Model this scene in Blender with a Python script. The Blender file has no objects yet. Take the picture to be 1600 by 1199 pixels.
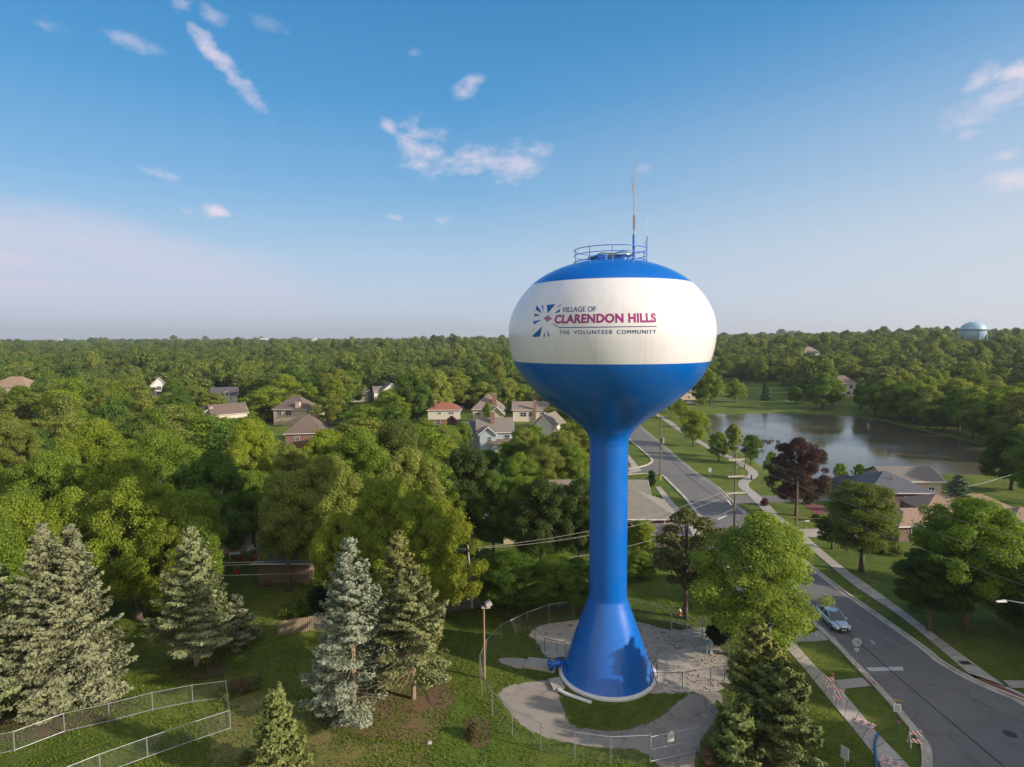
import bpy, bmesh, math, random
import numpy as np
from mathutils import Vector, Matrix
S = bpy.context.scene
C = S.collection
rad = math.radians

# ------------------------------------------------------------------ camera
CH, CF, CP, CR = 29.7, 925.0, rad(4.33), rad(0.3)
cam_d = bpy.data.cameras.new('camera'); cam = bpy.data.objects.new('camera', cam_d); C.objects.link(cam)
cam_d.sensor_width = 36; cam_d.lens = CF / 1600 * 36; cam_d.clip_start = 0.3; cam_d.clip_end = 40000
_up0 = Vector((0, math.sin(CP), math.cos(CP))); _f = Vector((0, math.cos(CP), -math.sin(CP))); _x = Vector((1, 0, 0))
_r = _x * math.cos(CR) - _up0 * math.sin(CR); _u = _x * math.sin(CR) + _up0 * math.cos(CR)
cam.matrix_world = Matrix(((_r.x, _u.x, -_f.x, 0), (_r.y, _u.y, -_f.y, 0), (_r.z, _u.z, -_f.z, CH), (0, 0, 0, 1)))
S.camera = cam
S.render.resolution_x = 1024; S.render.resolution_y = 767

def ray(px, py):
    a = (px - 800) / CF; b = -(py - 599.5) / CF
    return _f + _r * a + _u * b
def at(px, py, z=0.0):
    d = ray(px, py); t = (z - CH) / d.z
    return Vector((d.x * t, d.y * t, z))
def atY(px, py, Y):
    d = ray(px, py); t = Y / d.y
    return Vector((d.x * t, Y, CH + d.z * t))
def proj(p):
    v = Vector(p) - Vector((0, 0, CH)); w = v.dot(_f)
    return (800 + CF * v.dot(_r) / w, 599.5 - CF * v.dot(_u) / w, w)

# ------------------------------------------------------------------ sky and sun
SUN_EL = rad(20.0); SUNV = Vector((0.931, -0.366, 0)).normalized()
SUN_DIR = Vector((SUNV.x * math.cos(SUN_EL), SUNV.y * math.cos(SUN_EL), math.sin(SUN_EL)))
w = bpy.data.worlds.new('World'); S.world = w; w.use_nodes = True
nt = w.node_tree; N = nt.nodes; L = nt.links
for n in list(N): N.remove(n)
out = N.new('ShaderNodeOutputWorld'); bg = N.new('ShaderNodeBackground'); bg.inputs['Strength'].default_value = 0.12
sky = N.new('ShaderNodeTexSky'); sky.sky_type = 'NISHITA'; sky.sun_disc = False
sky.sun_elevation = SUN_EL; sky.sun_rotation = math.atan2(SUNV.x, SUNV.y)
sky.altitude = 100; sky.air_density = 1.0; sky.dust_density = 0.6; sky.ozone_density = 3.0
L.new(bg.outputs[0], out.inputs[0])
def wmath(op, a, b=None, c=None, clamp=False):
    n = N.new('ShaderNodeMath'); n.operation = op; n.use_clamp = clamp
    for i, v in enumerate((a, b, c)):
        if v is None: continue
        if isinstance(v, (int, float)): n.inputs[i].default_value = v
        else: L.new(v, n.inputs[i])
    return n.outputs[0]
def wvdot(vec, k):
    n = N.new('ShaderNodeVectorMath'); n.operation = 'DOT_PRODUCT'; L.new(vec, n.inputs[0]); n.inputs[1].default_value = k
    return n.outputs['Value']
def wmix(f, a, b):
    n = N.new('ShaderNodeMix'); n.data_type = 'RGBA'; n.blend_type = 'MIX'
    if isinstance(f, float): n.inputs[0].default_value = f
    else: L.new(f, n.inputs[0])
    for i, v in ((6, a), (7, b)):
        if isinstance(v, tuple): n.inputs[i].default_value = (*v, 1)
        else: L.new(v, n.inputs[i])
    return n.outputs[2]
tc = N.new('ShaderNodeTexCoord'); D = tc.outputs['Generated']
el = wvdot(D, (0, 0, 1))
# the sky's own tint: deeper blue overhead, pale lilac air at the horizon
hs = N.new('ShaderNodeHueSaturation'); hs.inputs['Saturation'].default_value = 1.18; hs.inputs['Value'].default_value = 1.0
L.new(sky.outputs[0], hs.inputs['Color'])
ramp = N.new('ShaderNodeValToRGB'); L.new(el, ramp.inputs[0])
cr = ramp.color_ramp; cr.elements[0].position = 0.0; cr.elements[1].position = 0.62
def lin(c): return tuple(((v / 255 + 0.055) / 1.055) ** 2.4 if v > 10 else v / 255 / 12.92 for v in c)
SK = .90 / 0.12
def skc(c): return tuple(v * SK for v in lin(c))
stops = [(0.0, (178, 188, 208)), (0.06, (177, 191, 216)), (0.13, (164, 189, 213)), (0.23, (114, 167, 208)), (0.36, (62, 142, 196)), (0.56, (24, 114, 174))]
cr.elements[0].position = stops[0][0]; cr.elements[0].color = (*lin(stops[0][1]), 1)
cr.elements[1].position = stops[-1][0]; cr.elements[1].color = (*lin(stops[-1][1]), 1)
for p, c in stops[1:-1]:
    e = cr.elements.new(p); e.color = (*lin(c), 1)
sc = N.new('ShaderNodeVectorMath'); sc.operation = 'SCALE'; L.new(ramp.outputs[0], sc.inputs[0]); sc.inputs['Scale'].default_value = SK
skyc = wmix(0.82, hs.outputs[0], sc.outputs[0])
# clouds: each a soft-edged body in its own direction of the sky, broken up by noise
nz = N.new('ShaderNodeTexNoise'); nz.inputs['Scale'].default_value = 9; nz.inputs['Detail'].default_value = 9; nz.inputs['Roughness'].default_value = 0.62
mp = N.new('ShaderNodeMapping'); mp.inputs['Scale'].default_value = (1, 1, 1.7); L.new(D, mp.inputs[0]); L.new(mp.outputs[0], nz.inputs['Vector'])
nz2 = N.new('ShaderNodeTexNoise'); nz2.inputs['Scale'].default_value = 30; nz2.inputs['Detail'].default_value = 7; nz2.inputs['Roughness'].default_value = 0.6; L.new(mp.outputs[0], nz2.inputs['Vector'])
nzs = wmath('ADD', wmath('MULTIPLY', nz.outputs[0], 0.5), wmath('MULTIPLY', nz2.outputs[0], 0.5))
def cloud(px, py, w_, h_, ang, dens, soft=1.0):
    d = ray(px, py).normalized(); u = _r; v = _u
    ca, sa = math.cos(rad(ang)), math.sin(rad(ang))
    U = (u * ca + v * sa) / (w_ / CF); V = (v * ca - u * sa) / (h_ / CF)
    a = wmath('SUBTRACT', wvdot(D, tuple(U)), U.dot(d)); b = wmath('SUBTRACT', wvdot(D, tuple(V)), V.dot(d))
    r2 = wmath('ADD', wmath('MULTIPLY', a, a), wmath('MULTIPLY', b, b))
    fr = wmath('GREATER_THAN', wvdot(D, tuple(d)), 0.3)
    m = wmath('SUBTRACT', 1.0, wmath('SQRT', r2))
    m = wmath('ADD', wmath('MULTIPLY', m, 0.55 * soft), wmath('MULTIPLY', wmath('SUBTRACT', nzs, 0.5), 2.9))
    m = wmath('MULTIPLY', m, 1.7 / soft, None, True)
    edge = wmath('MULTIPLY', wmath('SUBTRACT', 1.6, wmath('SQRT', r2)), 1.4, None, True)
    return wmath('MULTIPLY', wmath('MULTIPLY', wmath('MULTIPLY', m, dens), fr), edge)
cl = [cloud(352, 103, 56, 12, -52, .7), (cloud(205, 66, 26, 9, -5, .35)), cloud(75, 40, 24, 9, 0, .3), cloud(665, 232, 46, 32, -28, .75), cloud(607, 198, 16, 10, -20, .6),
      cloud(735, 246, 48, 24, 0, .65), cloud(800, 262, 38, 32, 20, .6), cloud(832, 236, 28, 12, 10, .5), cloud(732, 138, 22, 12, 25, .5), cloud(650, 84, 18, 9, 0, .3),
      cloud(240, 271, 26, 8, -10, .42), cloud(333, 327, 25, 11, -22, .85), cloud(288, 329, 10, 6, 0, .5), cloud(617, 340, 15, 6, 0, .55), cloud(688, 344, 17, 7, 0, .6),
      cloud(1005, 263, 14, 7, 0, .3), cloud(1512, 209, 14, 7, 0, .7), cloud(1586, 112, 30, 12, -15, .9), cloud(1582, 145, 50, 24, 25, .55), cloud(1533, 122, 15, 14, 0, .6), cloud(1578, 282, 44, 15, -5, .95),
      cloud(1570, 245, 14, 8, 0, .5), cloud(286, 6, 14, 9, 0, .4), cloud(330, 26, 18, 10, 0, .35), cloud(1680, 125, 60, 30, 0, .8), cloud(1680, 270, 50, 26, 0, .8),
      cloud(425, 41, 22, 10, 0, .22), cloud(600, 455, 200, 14, 2, .16, 2), cloud(60, 446, 80, 9, 0, .55, 2), cloud(185, 458, 44, 8, -5, .45, 2), cloud(30, 408, 50, 16, 0, .7, 1.8), cloud(120, 382, 150, 18, -8, .35, 2), cloud(250, 420, 120, 12, -6, .3, 2)]
tot = cl[0]
for c_ in cl[1:]: tot = wmath('MAXIMUM', tot, c_)
ccol = wmix(nz2.outputs[0], tuple(v * SK for v in lin((186, 186, 212))), tuple(v * SK for v in lin((236, 220, 224))))
skyc = wmix(tot, skyc, ccol)
# thin veil of high cloud low on the left, with a sloping upper edge
vd = ray(-60, 470).normalized()
va = wmath('SUBTRACT', wvdot(D, tuple(_r / (400 / CF))), (_r / (400 / CF)).dot(vd)); vb = wmath('SUBTRACT', wvdot(D, tuple(_u / (128 / CF))), (_u / (128 / CF)).dot(vd))
vr = wmath('SQRT', wmath('ADD', wmath('MULTIPLY', va, va), wmath('MULTIPLY', vb, vb)))
vm = wmath('MULTIPLY', wmath('ADD', wmath('SUBTRACT', 1.0, vr), wmath('MULTIPLY', wmath('SUBTRACT', nz.outputs[0], 0.5), 0.35)), 4.5, None, True)
vm = wmath('MULTIPLY', vm, 0.55); vm = wmath('MULTIPLY', vm, wmath('GREATER_THAN', wvdot(D, tuple(vd)), 0.3))
skyc = wmix(vm, skyc, tuple(v * SK for v in lin((198, 196, 214))))
# warm pale air toward the sun's side of the horizon
wr = wmath('MULTIPLY', wmath('MULTIPLY', wmath('SUBTRACT', wvdot(D, tuple(SUNV)), -0.42, None, True), 1.15), wmath('SUBTRACT', 1.0, wmath('MULTIPLY', el, 2.3, None, True), None, True), None, True)
skyc = wmix(wr, skyc, tuple(v * SK for v in lin((196, 201, 210))))
# unseen sky behind the camera, brightened with an added glow to lift the fill
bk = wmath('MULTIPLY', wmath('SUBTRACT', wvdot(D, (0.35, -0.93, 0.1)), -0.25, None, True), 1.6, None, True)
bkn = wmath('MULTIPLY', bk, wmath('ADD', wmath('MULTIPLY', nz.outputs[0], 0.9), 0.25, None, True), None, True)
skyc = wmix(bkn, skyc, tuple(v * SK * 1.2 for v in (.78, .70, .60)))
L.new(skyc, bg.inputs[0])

sun_d = bpy.data.lights.new('sun', 'SUN'); sun_d.energy = 5.0; sun_d.angle = rad(0.9); sun_d.color = (1.0, 0.87, 0.71)
sun = bpy.data.objects.new('sun', sun_d); C.objects.link(sun)
sun.rotation_euler = SUN_DIR.to_track_quat('Z', 'Y').to_euler(); sun.location = (60, -20, 60)
S.view_settings.view_transform = 'Standard'; S.view_settings.look = 'None'; S.view_settings.exposure = 0.42; S.view_settings.gamma = 1
S.render.engine = 'CYCLES'
S.cycles.max_bounces = 6; S.cycles.transparent_max_bounces = 12; S.cycles.diffuse_bounces = 3; S.cycles.glossy_bounces = 3; S.cycles.transmission_bounces = 4

# ------------------------------------------------------------------ materials
MATS = {}
def newmat(name):
    m = bpy.data.materials.new(name); m.use_nodes = True; nt = m.node_tree
    for n in list(nt.nodes): nt.nodes.remove(n)
    o = nt.nodes.new('ShaderNodeOutputMaterial'); return m, nt, o
def nn(nt, t, **k):
    n = nt.nodes.new(t)
    for a, b in k.items(): setattr(n, a, b)
    return n
def pm(name, c1, c2=None, scale=3.0, rough=0.7, metal=0.0, bump=0.0, bscale=None, coat=0.0, spec=0.5, detail=6, stretch=(1, 1, 1)):
    if name in MATS: return MATS[name]
    m, nt, o = newmat(name); b = nn(nt, 'ShaderNodeBsdfPrincipled'); nt.links.new(b.outputs[0], o.inputs[0])
    b.inputs['Roughness'].default_value = rough; b.inputs['Metallic'].default_value = metal
    b.inputs['Coat Weight'].default_value = coat; b.inputs['Coat Roughness'].default_value = 0.08; b.inputs['Specular IOR Level'].default_value = spec
    c2 = c2 or tuple(v * 0.82 for v in c1)
    t = nn(nt, 'ShaderNodeTexCoord'); mpn = nn(nt, 'ShaderNodeMapping'); mpn.inputs['Scale'].default_value = stretch
    nt.links.new(t.outputs['Object'], mpn.inputs[0])
    nz = nn(nt, 'ShaderNodeTexNoise'); nz.inputs['Scale'].default_value = scale; nz.inputs['Detail'].default_value = detail
    nt.links.new(mpn.outputs[0], nz.inputs['Vector'])
    r = nn(nt, 'ShaderNodeMapRange'); r.inputs[1].default_value = 0.3; r.inputs[2].default_value = 0.7; nt.links.new(nz.outputs[0], r.inputs[0])
    mx = nn(nt, 'ShaderNodeMix', data_type='RGBA'); nt.links.new(r.outputs[0], mx.inputs[0])
    mx.inputs[6].default_value = (*c1, 1); mx.inputs[7].default_value = (*c2, 1); nt.links.new(mx.outputs[2], b.inputs['Base Color'])
    if bump:
        n2 = nn(nt, 'ShaderNodeTexNoise'); n2.inputs['Scale'].default_value = bscale or scale * 6; n2.inputs['Detail'].default_value = 4; nt.links.new(mpn.outputs[0], n2.inputs['Vector'])
        bp = nn(nt, 'ShaderNodeBump'); bp.inputs['Strength'].default_value = bump; bp.inputs['Distance'].default_value = 0.05
        nt.links.new(n2.outputs[0], bp.inputs['Height']); nt.links.new(bp.outputs[0], b.inputs['Normal'])
    MATS[name] = m; return m
def layered(name, cols, scales, rough=0.9, bump=0.6, bscale=8.0, fade=False, bdist=0.1, spec=0.2):
    """colours mixed by successive noises; cols = [base, (c, scale, lo, hi, amount), ...]"""
    m, nt, o = newmat(name); b = nn(nt, 'ShaderNodeBsdfPrincipled'); b.inputs['Roughness'].default_value = rough; b.inputs['Specular IOR Level'].default_value = spec
    t = nn(nt, 'ShaderNodeTexCoord'); cur = None
    for i, (c, s, lo, hi, am) in enumerate(cols[1:]):
        nz = nn(nt, 'ShaderNodeTexNoise'); nz.inputs['Scale'].default_value = s; nz.inputs['Detail'].default_value = 7; nz.inputs['Roughness'].default_value = 0.65
        nt.links.new(t.outputs['Object'], nz.inputs['Vector'])
        r = nn(nt, 'ShaderNodeMapRange'); r.inputs[1].default_value = lo; r.inputs[2].default_value = hi; r.inputs[4].default_value = am
        nt.links.new(nz.outputs[0], r.inputs[0])
        mx = nn(nt, 'ShaderNodeMix', data_type='RGBA'); nt.links.new(r.outputs[0], mx.inputs[0])
        if cur is None: mx.inputs[6].default_value = (*cols[0], 1)
        else: nt.links.new(cur, mx.inputs[6])
        mx.inputs[7].default_value = (*c, 1); cur = mx.outputs[2]
    nt.links.new(cur, b.inputs['Base Color'])
    if bump:
        n2 = nn(nt, 'ShaderNodeTexNoise'); n2.inputs['Scale'].default_value = bscale; n2.inputs['Detail'].default_value = 6; n2.inputs['Roughness'].default_value = 0.7
        nt.links.new(t.outputs['Object'], n2.inputs['Vector'])
        bp = nn(nt, 'ShaderNodeBump'); bp.inputs['Strength'].default_value = bump; bp.inputs['Distance'].default_value = bdist
        nt.links.new(n2.outputs[0], bp.inputs['Height']); nt.links.new(bp.outputs[0], b.inputs['Normal'])
    if fade:
        at_ = nn(nt, 'ShaderNodeAttribute', attribute_name='edge'); nz = nn(nt, 'ShaderNodeTexNoise'); nz.inputs['Scale'].default_value = 1.3; nz.inputs['Detail'].default_value = 8; nz.inputs['Roughness'].default_value = 0.7
        nt.links.new(t.outputs['Object'], nz.inputs['Vector'])
        a = nn(nt, 'ShaderNodeMath', operation='MULTIPLY_ADD'); nt.links.new(nz.outputs[0], a.inputs[0]); a.inputs[1].default_value = 3.2; a.inputs[2].default_value = -2.7
        a2 = nn(nt, 'ShaderNodeMath', operation='MULTIPLY_ADD'); nt.links.new(at_.outputs['Fac'], a2.inputs[0]); a2.inputs[1].default_value = 2.6; nt.links.new(a.outputs[0], a2.inputs[2])
        a3 = nn(nt, 'ShaderNodeMapRange'); a3.inputs[1].default_value = 0.0; a3.inputs[2].default_value = 0.35; nt.links.new(a2.outputs[0], a3.inputs[0])
        tr = nn(nt, 'ShaderNodeBsdfTransparent'); ms = nn(nt, 'ShaderNodeMixShader'); nt.links.new(a3.outputs[0], ms.inputs[0]); nt.links.new(tr.outputs[0], ms.inputs[1]); nt.links.new(b.outputs[0], ms.inputs[2])
        nt.links.new(ms.outputs[0], o.inputs[0])
    else: nt.links.new(b.outputs[0], o.inputs[0])
    MATS[name] = m; return m

GRASS = layered('grass', [(0.108, 0.160, 0.019), ((0.175, 0.205, 0.032), 0.05, .40, .60, .85), ((0.062, 0.108, 0.012), 0.16, .45, .62, .8), ((0.21, 0.195, 0.07), 0.35, .56, .72, .65), ((0.050, 0.080, 0.012), 1.3, .48, .66, .65), ((0.21, 0.235, 0.055), 5.0, .5, .72, .6)], None, bump=1.0, bscale=4, bdist=.3)
DRY = layered('dry_grass', [(0.19, 0.165, 0.055), ((0.11, 0.135, 0.028), 0.45, .42, .56, .95), ((0.26, 0.2, 0.10), .9, .55, .66, .7), ((0.07, 0.08, 0.02), 1.8, .52, .66, .6), ((0.24, 0.20, 0.09), 3, .5, .7, .7)], None, bump=0.9, bscale=6, fade=True)
LUSH = layered('lush_grass', [(0.10, 0.155, 0.02), ((0.065, 0.105, 0.014), 0.4, .4, .6, .8), ((0.13, 0.2, 0.03), 3, .5, .7, .5)], None, bump=0.9, bscale=5, fade=True)
MULCH = layered('mulch', [(0.19, 0.125, 0.075), ((0.12, 0.14, 0.03), 0.4, .42, .58, .9), ((0.23, 0.145, 0.09), 5, .45, .65, .7), ((0.07, 0.04, 0.028), 9, .5, .7, .6)], None, bump=1.0, bscale=9, fade=True)
DIRT = layered('soil', [(0.14, 0.095, 0.055), ((0.09, 0.11, 0.025), .8, .45, .6, .8), ((0.08, 0.055, 0.035), 4, .45, .65, .8)], None, bump=1.0, bscale=9, fade=True)
GRAVEL = layered('gravel', [(0.50, 0.435, 0.365), ((0.38, 0.33, 0.28), 0.3, .4, .62, .8), ((0.15, 0.12, 0.09), 1.1, .57, .66, .85), ((0.52, 0.48, 0.43), 8, .5, .7, .7), ((0.17, 0.15, 0.13), 14, .55, .7, .7)], None, bump=1.0, bscale=16, bdist=.06, fade=True)
PATH = layered('old_asphalt', [(0.29, 0.245, 0.20), ((0.33, 0.30, 0.27), 0.22, .42, .62, .8), ((0.17, 0.155, 0.14), 0.7, .5, .66, .7), ((0.11, 0.09, 0.07), 1.7, .63, .70, .9), ((0.3, 0.28, 0.25), 12, .5, .7, .4)], None, bump=0.5, bscale=14, bdist=.04, fade=True)
ASPHALT = layered('asphalt', [(0.165, 0.155, 0.150), ((0.215, 0.20, 0.19), 0.06, .42, .6, .7), ((0.125, 0.118, 0.115), 0.35, .5, .7, .6), ((0.26, 0.24, 0.22), 0.9, .60, .72, .4), ((0.10, 0.095, 0.09), 11, .5, .7, .5)], None, bump=0.35, bscale=18, rough=.85, bdist=.03)
DRIVE = layered('driveway_concrete', [(0.42, 0.37, 0.33), ((0.33, 0.3, 0.27), 0.4, .4, .62, .8), ((0.22, 0.2, 0.18), 3, .58, .7, .4)], None, bump=0.2)
KERB = layered('kerb_concrete', [(0.54, 0.48, 0.40), ((0.33, 0.29, 0.25), 0.5, .42, .62, .8), ((0.2, 0.18, 0.15), 3, .58, .72, .5)], None, bump=0.3)
PADRED = pm('red_paver', (0.26, 0.075, 0.055), (0.17, 0.055, 0.045), 6, .85, bump=.6)
PAINTW = pm('road_paint', (0.62, 0.62, 0.6), (0.36, 0.36, 0.35), 6, .7)
# pavement slabs with joints, laid out by the strip's own UV (metres along it)
def slab_mat():
    m, nt, o = newmat('pavement_slabs'); b = nn(nt, 'ShaderNodeBsdfPrincipled'); nt.links.new(b.outputs[0], o.inputs[0]); b.inputs['Roughness'].default_value = .9
    uv = nn(nt, 'ShaderNodeTexCoord'); sp = nn(nt, 'ShaderNodeSeparateXYZ'); nt.links.new(uv.outputs['UV'], sp.inputs[0])
    d = nn(nt, 'ShaderNodeMath', operation='DIVIDE'); nt.links.new(sp.outputs[1], d.inputs[0]); d.inputs[1].default_value = 1.5
    fl = nn(nt, 'ShaderNodeMath', operation='FLOOR'); nt.links.new(d.outputs[0], fl.inputs[0])
    wn = nn(nt, 'ShaderNodeTexWhiteNoise', noise_dimensions='1D'); nt.links.new(fl.outputs[0], wn.inputs['W'])
    fr = nn(nt, 'ShaderNodeMath', operation='FRACT'); nt.links.new(d.outputs[0], fr.inputs[0])
    lt = nn(nt, 'ShaderNodeMath', operation='LESS_THAN'); nt.links.new(fr.outputs[0], lt.inputs[0]); lt.inputs[1].default_value = 0.05
    nz = nn(nt, 'ShaderNodeTexNoise'); nz.inputs['Scale'].default_value = 2.2; nz.inputs['Detail'].default_value = 8; nt.links.new(uv.outputs['Object'], nz.inputs['Vector'])
    ad = nn(nt, 'ShaderNodeMath', operation='MULTIPLY_ADD'); nt.links.new(wn.outputs[0], ad.inputs[0]); ad.inputs[1].default_value = 0.5; nt.links.new(nz.outputs[0], ad.inputs[2])
    r = nn(nt, 'ShaderNodeMapRange'); r.inputs[1].default_value = .35; r.inputs[2].default_value = 1.1; nt.links.new(ad.outputs[0], r.inputs[0])
    mx = nn(nt, 'ShaderNodeMix', data_type='RGBA'); nt.links.new(r.outputs[0], mx.inputs[0]); mx.inputs[6].default_value = (.31, .27, .23, 1); mx.inputs[7].default_value = (.50, .44, .38, 1)
    m2 = nn(nt, 'ShaderNodeMix', data_type='RGBA'); nt.links.new(lt.outputs[0], m2.inputs[0]); nt.links.new(mx.outputs[2], m2.inputs[6]); m2.inputs[7].default_value = (.12, .105, .09, 1)
    nt.links.new(m2.outputs[2], b.inputs['Base Color']); return m
SLAB = slab_mat()
def water_mat():
    m, nt, o = newmat('pond_water'); b = nn(nt, 'ShaderNodeBsdfPrincipled'); nt.links.new(b.outputs[0], o.inputs[0])
    t = nn(nt, 'ShaderNodeTexCoord'); nz = nn(nt, 'ShaderNodeTexNoise'); nz.inputs['Scale'].default_value = 0.03; nz.inputs['Detail'].default_value = 4; nt.links.new(t.outputs['Object'], nz.inputs['Vector'])
    mx = nn(nt, 'ShaderNodeMix', data_type='RGBA'); nt.links.new(nz.outputs[0], mx.inputs[0]); mx.inputs[6].default_value = (.080, .068, .045, 1); mx.inputs[7].default_value = (.12, .098, .062, 1); nt.links.new(mx.outputs[2], b.inputs['Base Color'])
    n3 = nn(nt, 'ShaderNodeTexNoise'); n3.inputs['Scale'].default_value = 0.035; n3.inputs['Detail'].default_value = 3; nt.links.new(t.outputs['Object'], n3.inputs['Vector'])
    r = nn(nt, 'ShaderNodeMapRange'); r.inputs[1].default_value = .4; r.inputs[2].default_value = .62; r.inputs[3].default_value = .07; r.inputs[4].default_value = .20; nt.links.new(n3.outputs[0], r.inputs[0]); nt.links.new(r.outputs[0], b.inputs['Roughness'])
    n2 = nn(nt, 'ShaderNodeTexNoise'); n2.inputs['Scale'].default_value = 0.9; n2.inputs['Detail'].default_value = 5; nt.links.new(t.outputs['Object'], n2.inputs['Vector'])
    bp = nn(nt, 'ShaderNodeBump'); bp.inputs['Strength'].default_value = .12; bp.inputs['Distance'].default_value = .12; nt.links.new(n2.outputs[0], bp.inputs['Height']); nt.links.new(bp.outputs[0], b.inputs['Normal'])
    b.inputs['IOR'].default_value = 1.33; b.inputs['Specular IOR Level'].default_value = 0.9
    return m
def link_mat():
    m, nt, o = newmat('chain_link'); b = nn(nt, 'ShaderNodeBsdfPrincipled'); b.inputs['Metallic'].default_value = .5; b.inputs['Roughness'].default_value = .45; b.inputs['Base Color'].default_value = (.42, .44, .45, 1)
    uv = nn(nt, 'ShaderNodeTexCoord'); sp = nn(nt, 'ShaderNodeSeparateXYZ'); nt.links.new(uv.outputs['UV'], sp.inputs[0]); outs = []
    for sg in (1, -1):
        a = nn(nt, 'ShaderNodeMath', operation='MULTIPLY_ADD'); nt.links.new(sp.outputs[1], a.inputs[0]); a.inputs[1].default_value = sg; nt.links.new(sp.outputs[0], a.inputs[2])
        d = nn(nt, 'ShaderNodeMath', operation='MULTIPLY'); nt.links.new(a.outputs[0], d.inputs[0]); d.inputs[1].default_value = 12
        f = nn(nt, 'ShaderNodeMath', operation='FRACT'); nt.links.new(d.outputs[0], f.inputs[0])
        l = nn(nt, 'ShaderNodeMath', operation='LESS_THAN'); nt.links.new(f.outputs[0], l.inputs[0]); l.inputs[1].default_value = .035; outs.append(l.outputs[0])
    mx = nn(nt, 'ShaderNodeMath', operation='MAXIMUM'); nt.links.new(outs[0], mx.inputs[0]); nt.links.new(outs[1], mx.inputs[1])
    tr = nn(nt, 'ShaderNodeBsdfTransparent'); ms = nn(nt, 'ShaderNodeMixShader'); nt.links.new(mx.outputs[0], ms.inputs[0]); nt.links.new(tr.outputs[0], ms.inputs[1]); nt.links.new(b.outputs[0], ms.inputs[2]); nt.links.new(ms.outputs[0], o.inputs[0])
    return m
def leaf_mat(name, fixed=None, trans=0.32, far=False):
    m, nt, o = newmat(name); oi = nn(nt, 'ShaderNodeObjectInfo'); at_ = nn(nt, 'ShaderNodeAttribute', attribute_name='tint')
    if far:
        rp = nn(nt, 'ShaderNodeValToRGB'); nt.links.new(oi.outputs['Random'], rp.inputs[0]); e = rp.color_ramp
        e.elements[0].color = (.075, .122, .026, 1); e.elements[1].color = (.185, .22, .042, 1); e.elements[1].position = 1
        for p, c in ((.25, (.10, .155, .028)), (.45, (.15, .20, .036)), (.6, (.105, .145, .04)), (.8, (.155, .185, .048))): x = e.elements.new(p); x.color = (*c, 1)
        col = rp.outputs[0]
    else: col = oi.outputs['Color']
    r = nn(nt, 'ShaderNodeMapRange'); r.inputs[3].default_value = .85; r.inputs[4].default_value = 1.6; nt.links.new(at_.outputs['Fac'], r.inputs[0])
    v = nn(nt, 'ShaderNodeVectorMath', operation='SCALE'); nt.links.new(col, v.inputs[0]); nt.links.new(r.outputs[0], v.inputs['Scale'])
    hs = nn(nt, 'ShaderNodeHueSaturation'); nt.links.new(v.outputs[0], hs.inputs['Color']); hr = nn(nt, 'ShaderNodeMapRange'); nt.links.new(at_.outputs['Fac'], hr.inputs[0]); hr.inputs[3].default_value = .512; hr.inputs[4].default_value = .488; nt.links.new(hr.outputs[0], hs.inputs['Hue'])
    d = nn(nt, 'ShaderNodeBsdfDiffuse'); nt.links.new(hs.outputs[0], d.inputs[0])
    t = nn(nt, 'ShaderNodeBsdfTranslucent'); tv = nn(nt, 'ShaderNodeVectorMath', operation='MULTIPLY'); nt.links.new(hs.outputs[0], tv.inputs[0]); tv.inputs[1].default_value = (1.35, 1.3, .6); nt.links.new(tv.outputs[0], t.inputs[0])
    ms = nn(nt, 'ShaderNodeMixShader'); ms.inputs[0].default_value = trans; nt.links.new(d.outputs[0], ms.inputs[1]); nt.links.new(t.outputs[0], ms.inputs[2])
    g = nn(nt, 'ShaderNodeBsdfGlossy'); g.inputs['Roughness'].default_value = .45; g.inputs[0].default_value = (.7, .75, .7, 1)
    m2 = nn(nt, 'ShaderNodeMixShader'); m2.inputs[0].default_value = .014; nt.links.new(ms.outputs[0], m2.inputs[1]); nt.links.new(g.outputs[0], m2.inputs[2]); nt.links.new(m2.outputs[0], o.inputs[0])
    return m
LEAF = leaf_mat('leaves', trans=.5); NEEDLE = leaf_mat('needles', trans=.12); FARLEAF = leaf_mat('far_leaves', far=True, trans=.45)
BARK = pm('bark', (.14, .105, .075), (.07, .052, .04), 2, .9, bump=1.0, bscale=9, stretch=(1, 1, .3))
TWIG = pm('twig_bark', (.30, .22, .15), (.19, .135, .09), 4, .9)
BLUE = pm('blue_tower_paint', (.0, .120, .51), (.0, .108, .465), .25, .33, coat=.35, bump=.02, bscale=.6)
WHITE = pm('white_tower_paint', (.70, .685, .715), (.67, .655, .685), .35, .34, coat=.35, bump=.02, bscale=.6)
NAVY = pm('navy_lettering', (.012, .045, .20), (.012, .04, .18), 2, .4)
PURPLE = pm('magenta_lettering', (.30, .02, .17), (.26, .018, .15), 2, .4)
LOGOB = pm('blue_emblem', (.008, .085, .36), (.008, .075, .32), 2, .4)
GALV = pm('galvanised_steel', (.46, .47, .47), (.34, .35, .35), 4, .42, metal=.6)
STEEL = pm('shiny_steel', (.7, .7, .7), (.6, .6, .6), 4, .22, metal=1)
DARKM = pm('dark_metal', (.05, .055, .07), (.03, .035, .04), 4, .5, metal=.3)
WOODP = pm('pole_wood', (.20, .145, .10), (.13, .095, .07), 3, .9, bump=.5, stretch=(1, 1, .15))
WIREM = pm('wire_aluminium', (.36, .35, .33), (.30, .29, .28), 3, .45, metal=.4)
WIREB = pm('wire_black', (.012, .012, .012), (.02, .02, .02), 3, .6)
PLW = pm('white_plastic', (.75, .75, .73), (.66, .66, .64), 3, .45)
PLO = pm('orange_plastic', (.75, .16, .03), None, 3, .45)
PLR = pm('red_plastic', (.6, .04, .03), None, 3, .45)
PLB = pm('blue_enamel', (.02, .13, .3), None, 3, .35)
GLASS = pm('window_glass', (.03, .04, .05), (.05, .06, .07), .6, .06, spec=.8)
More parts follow.
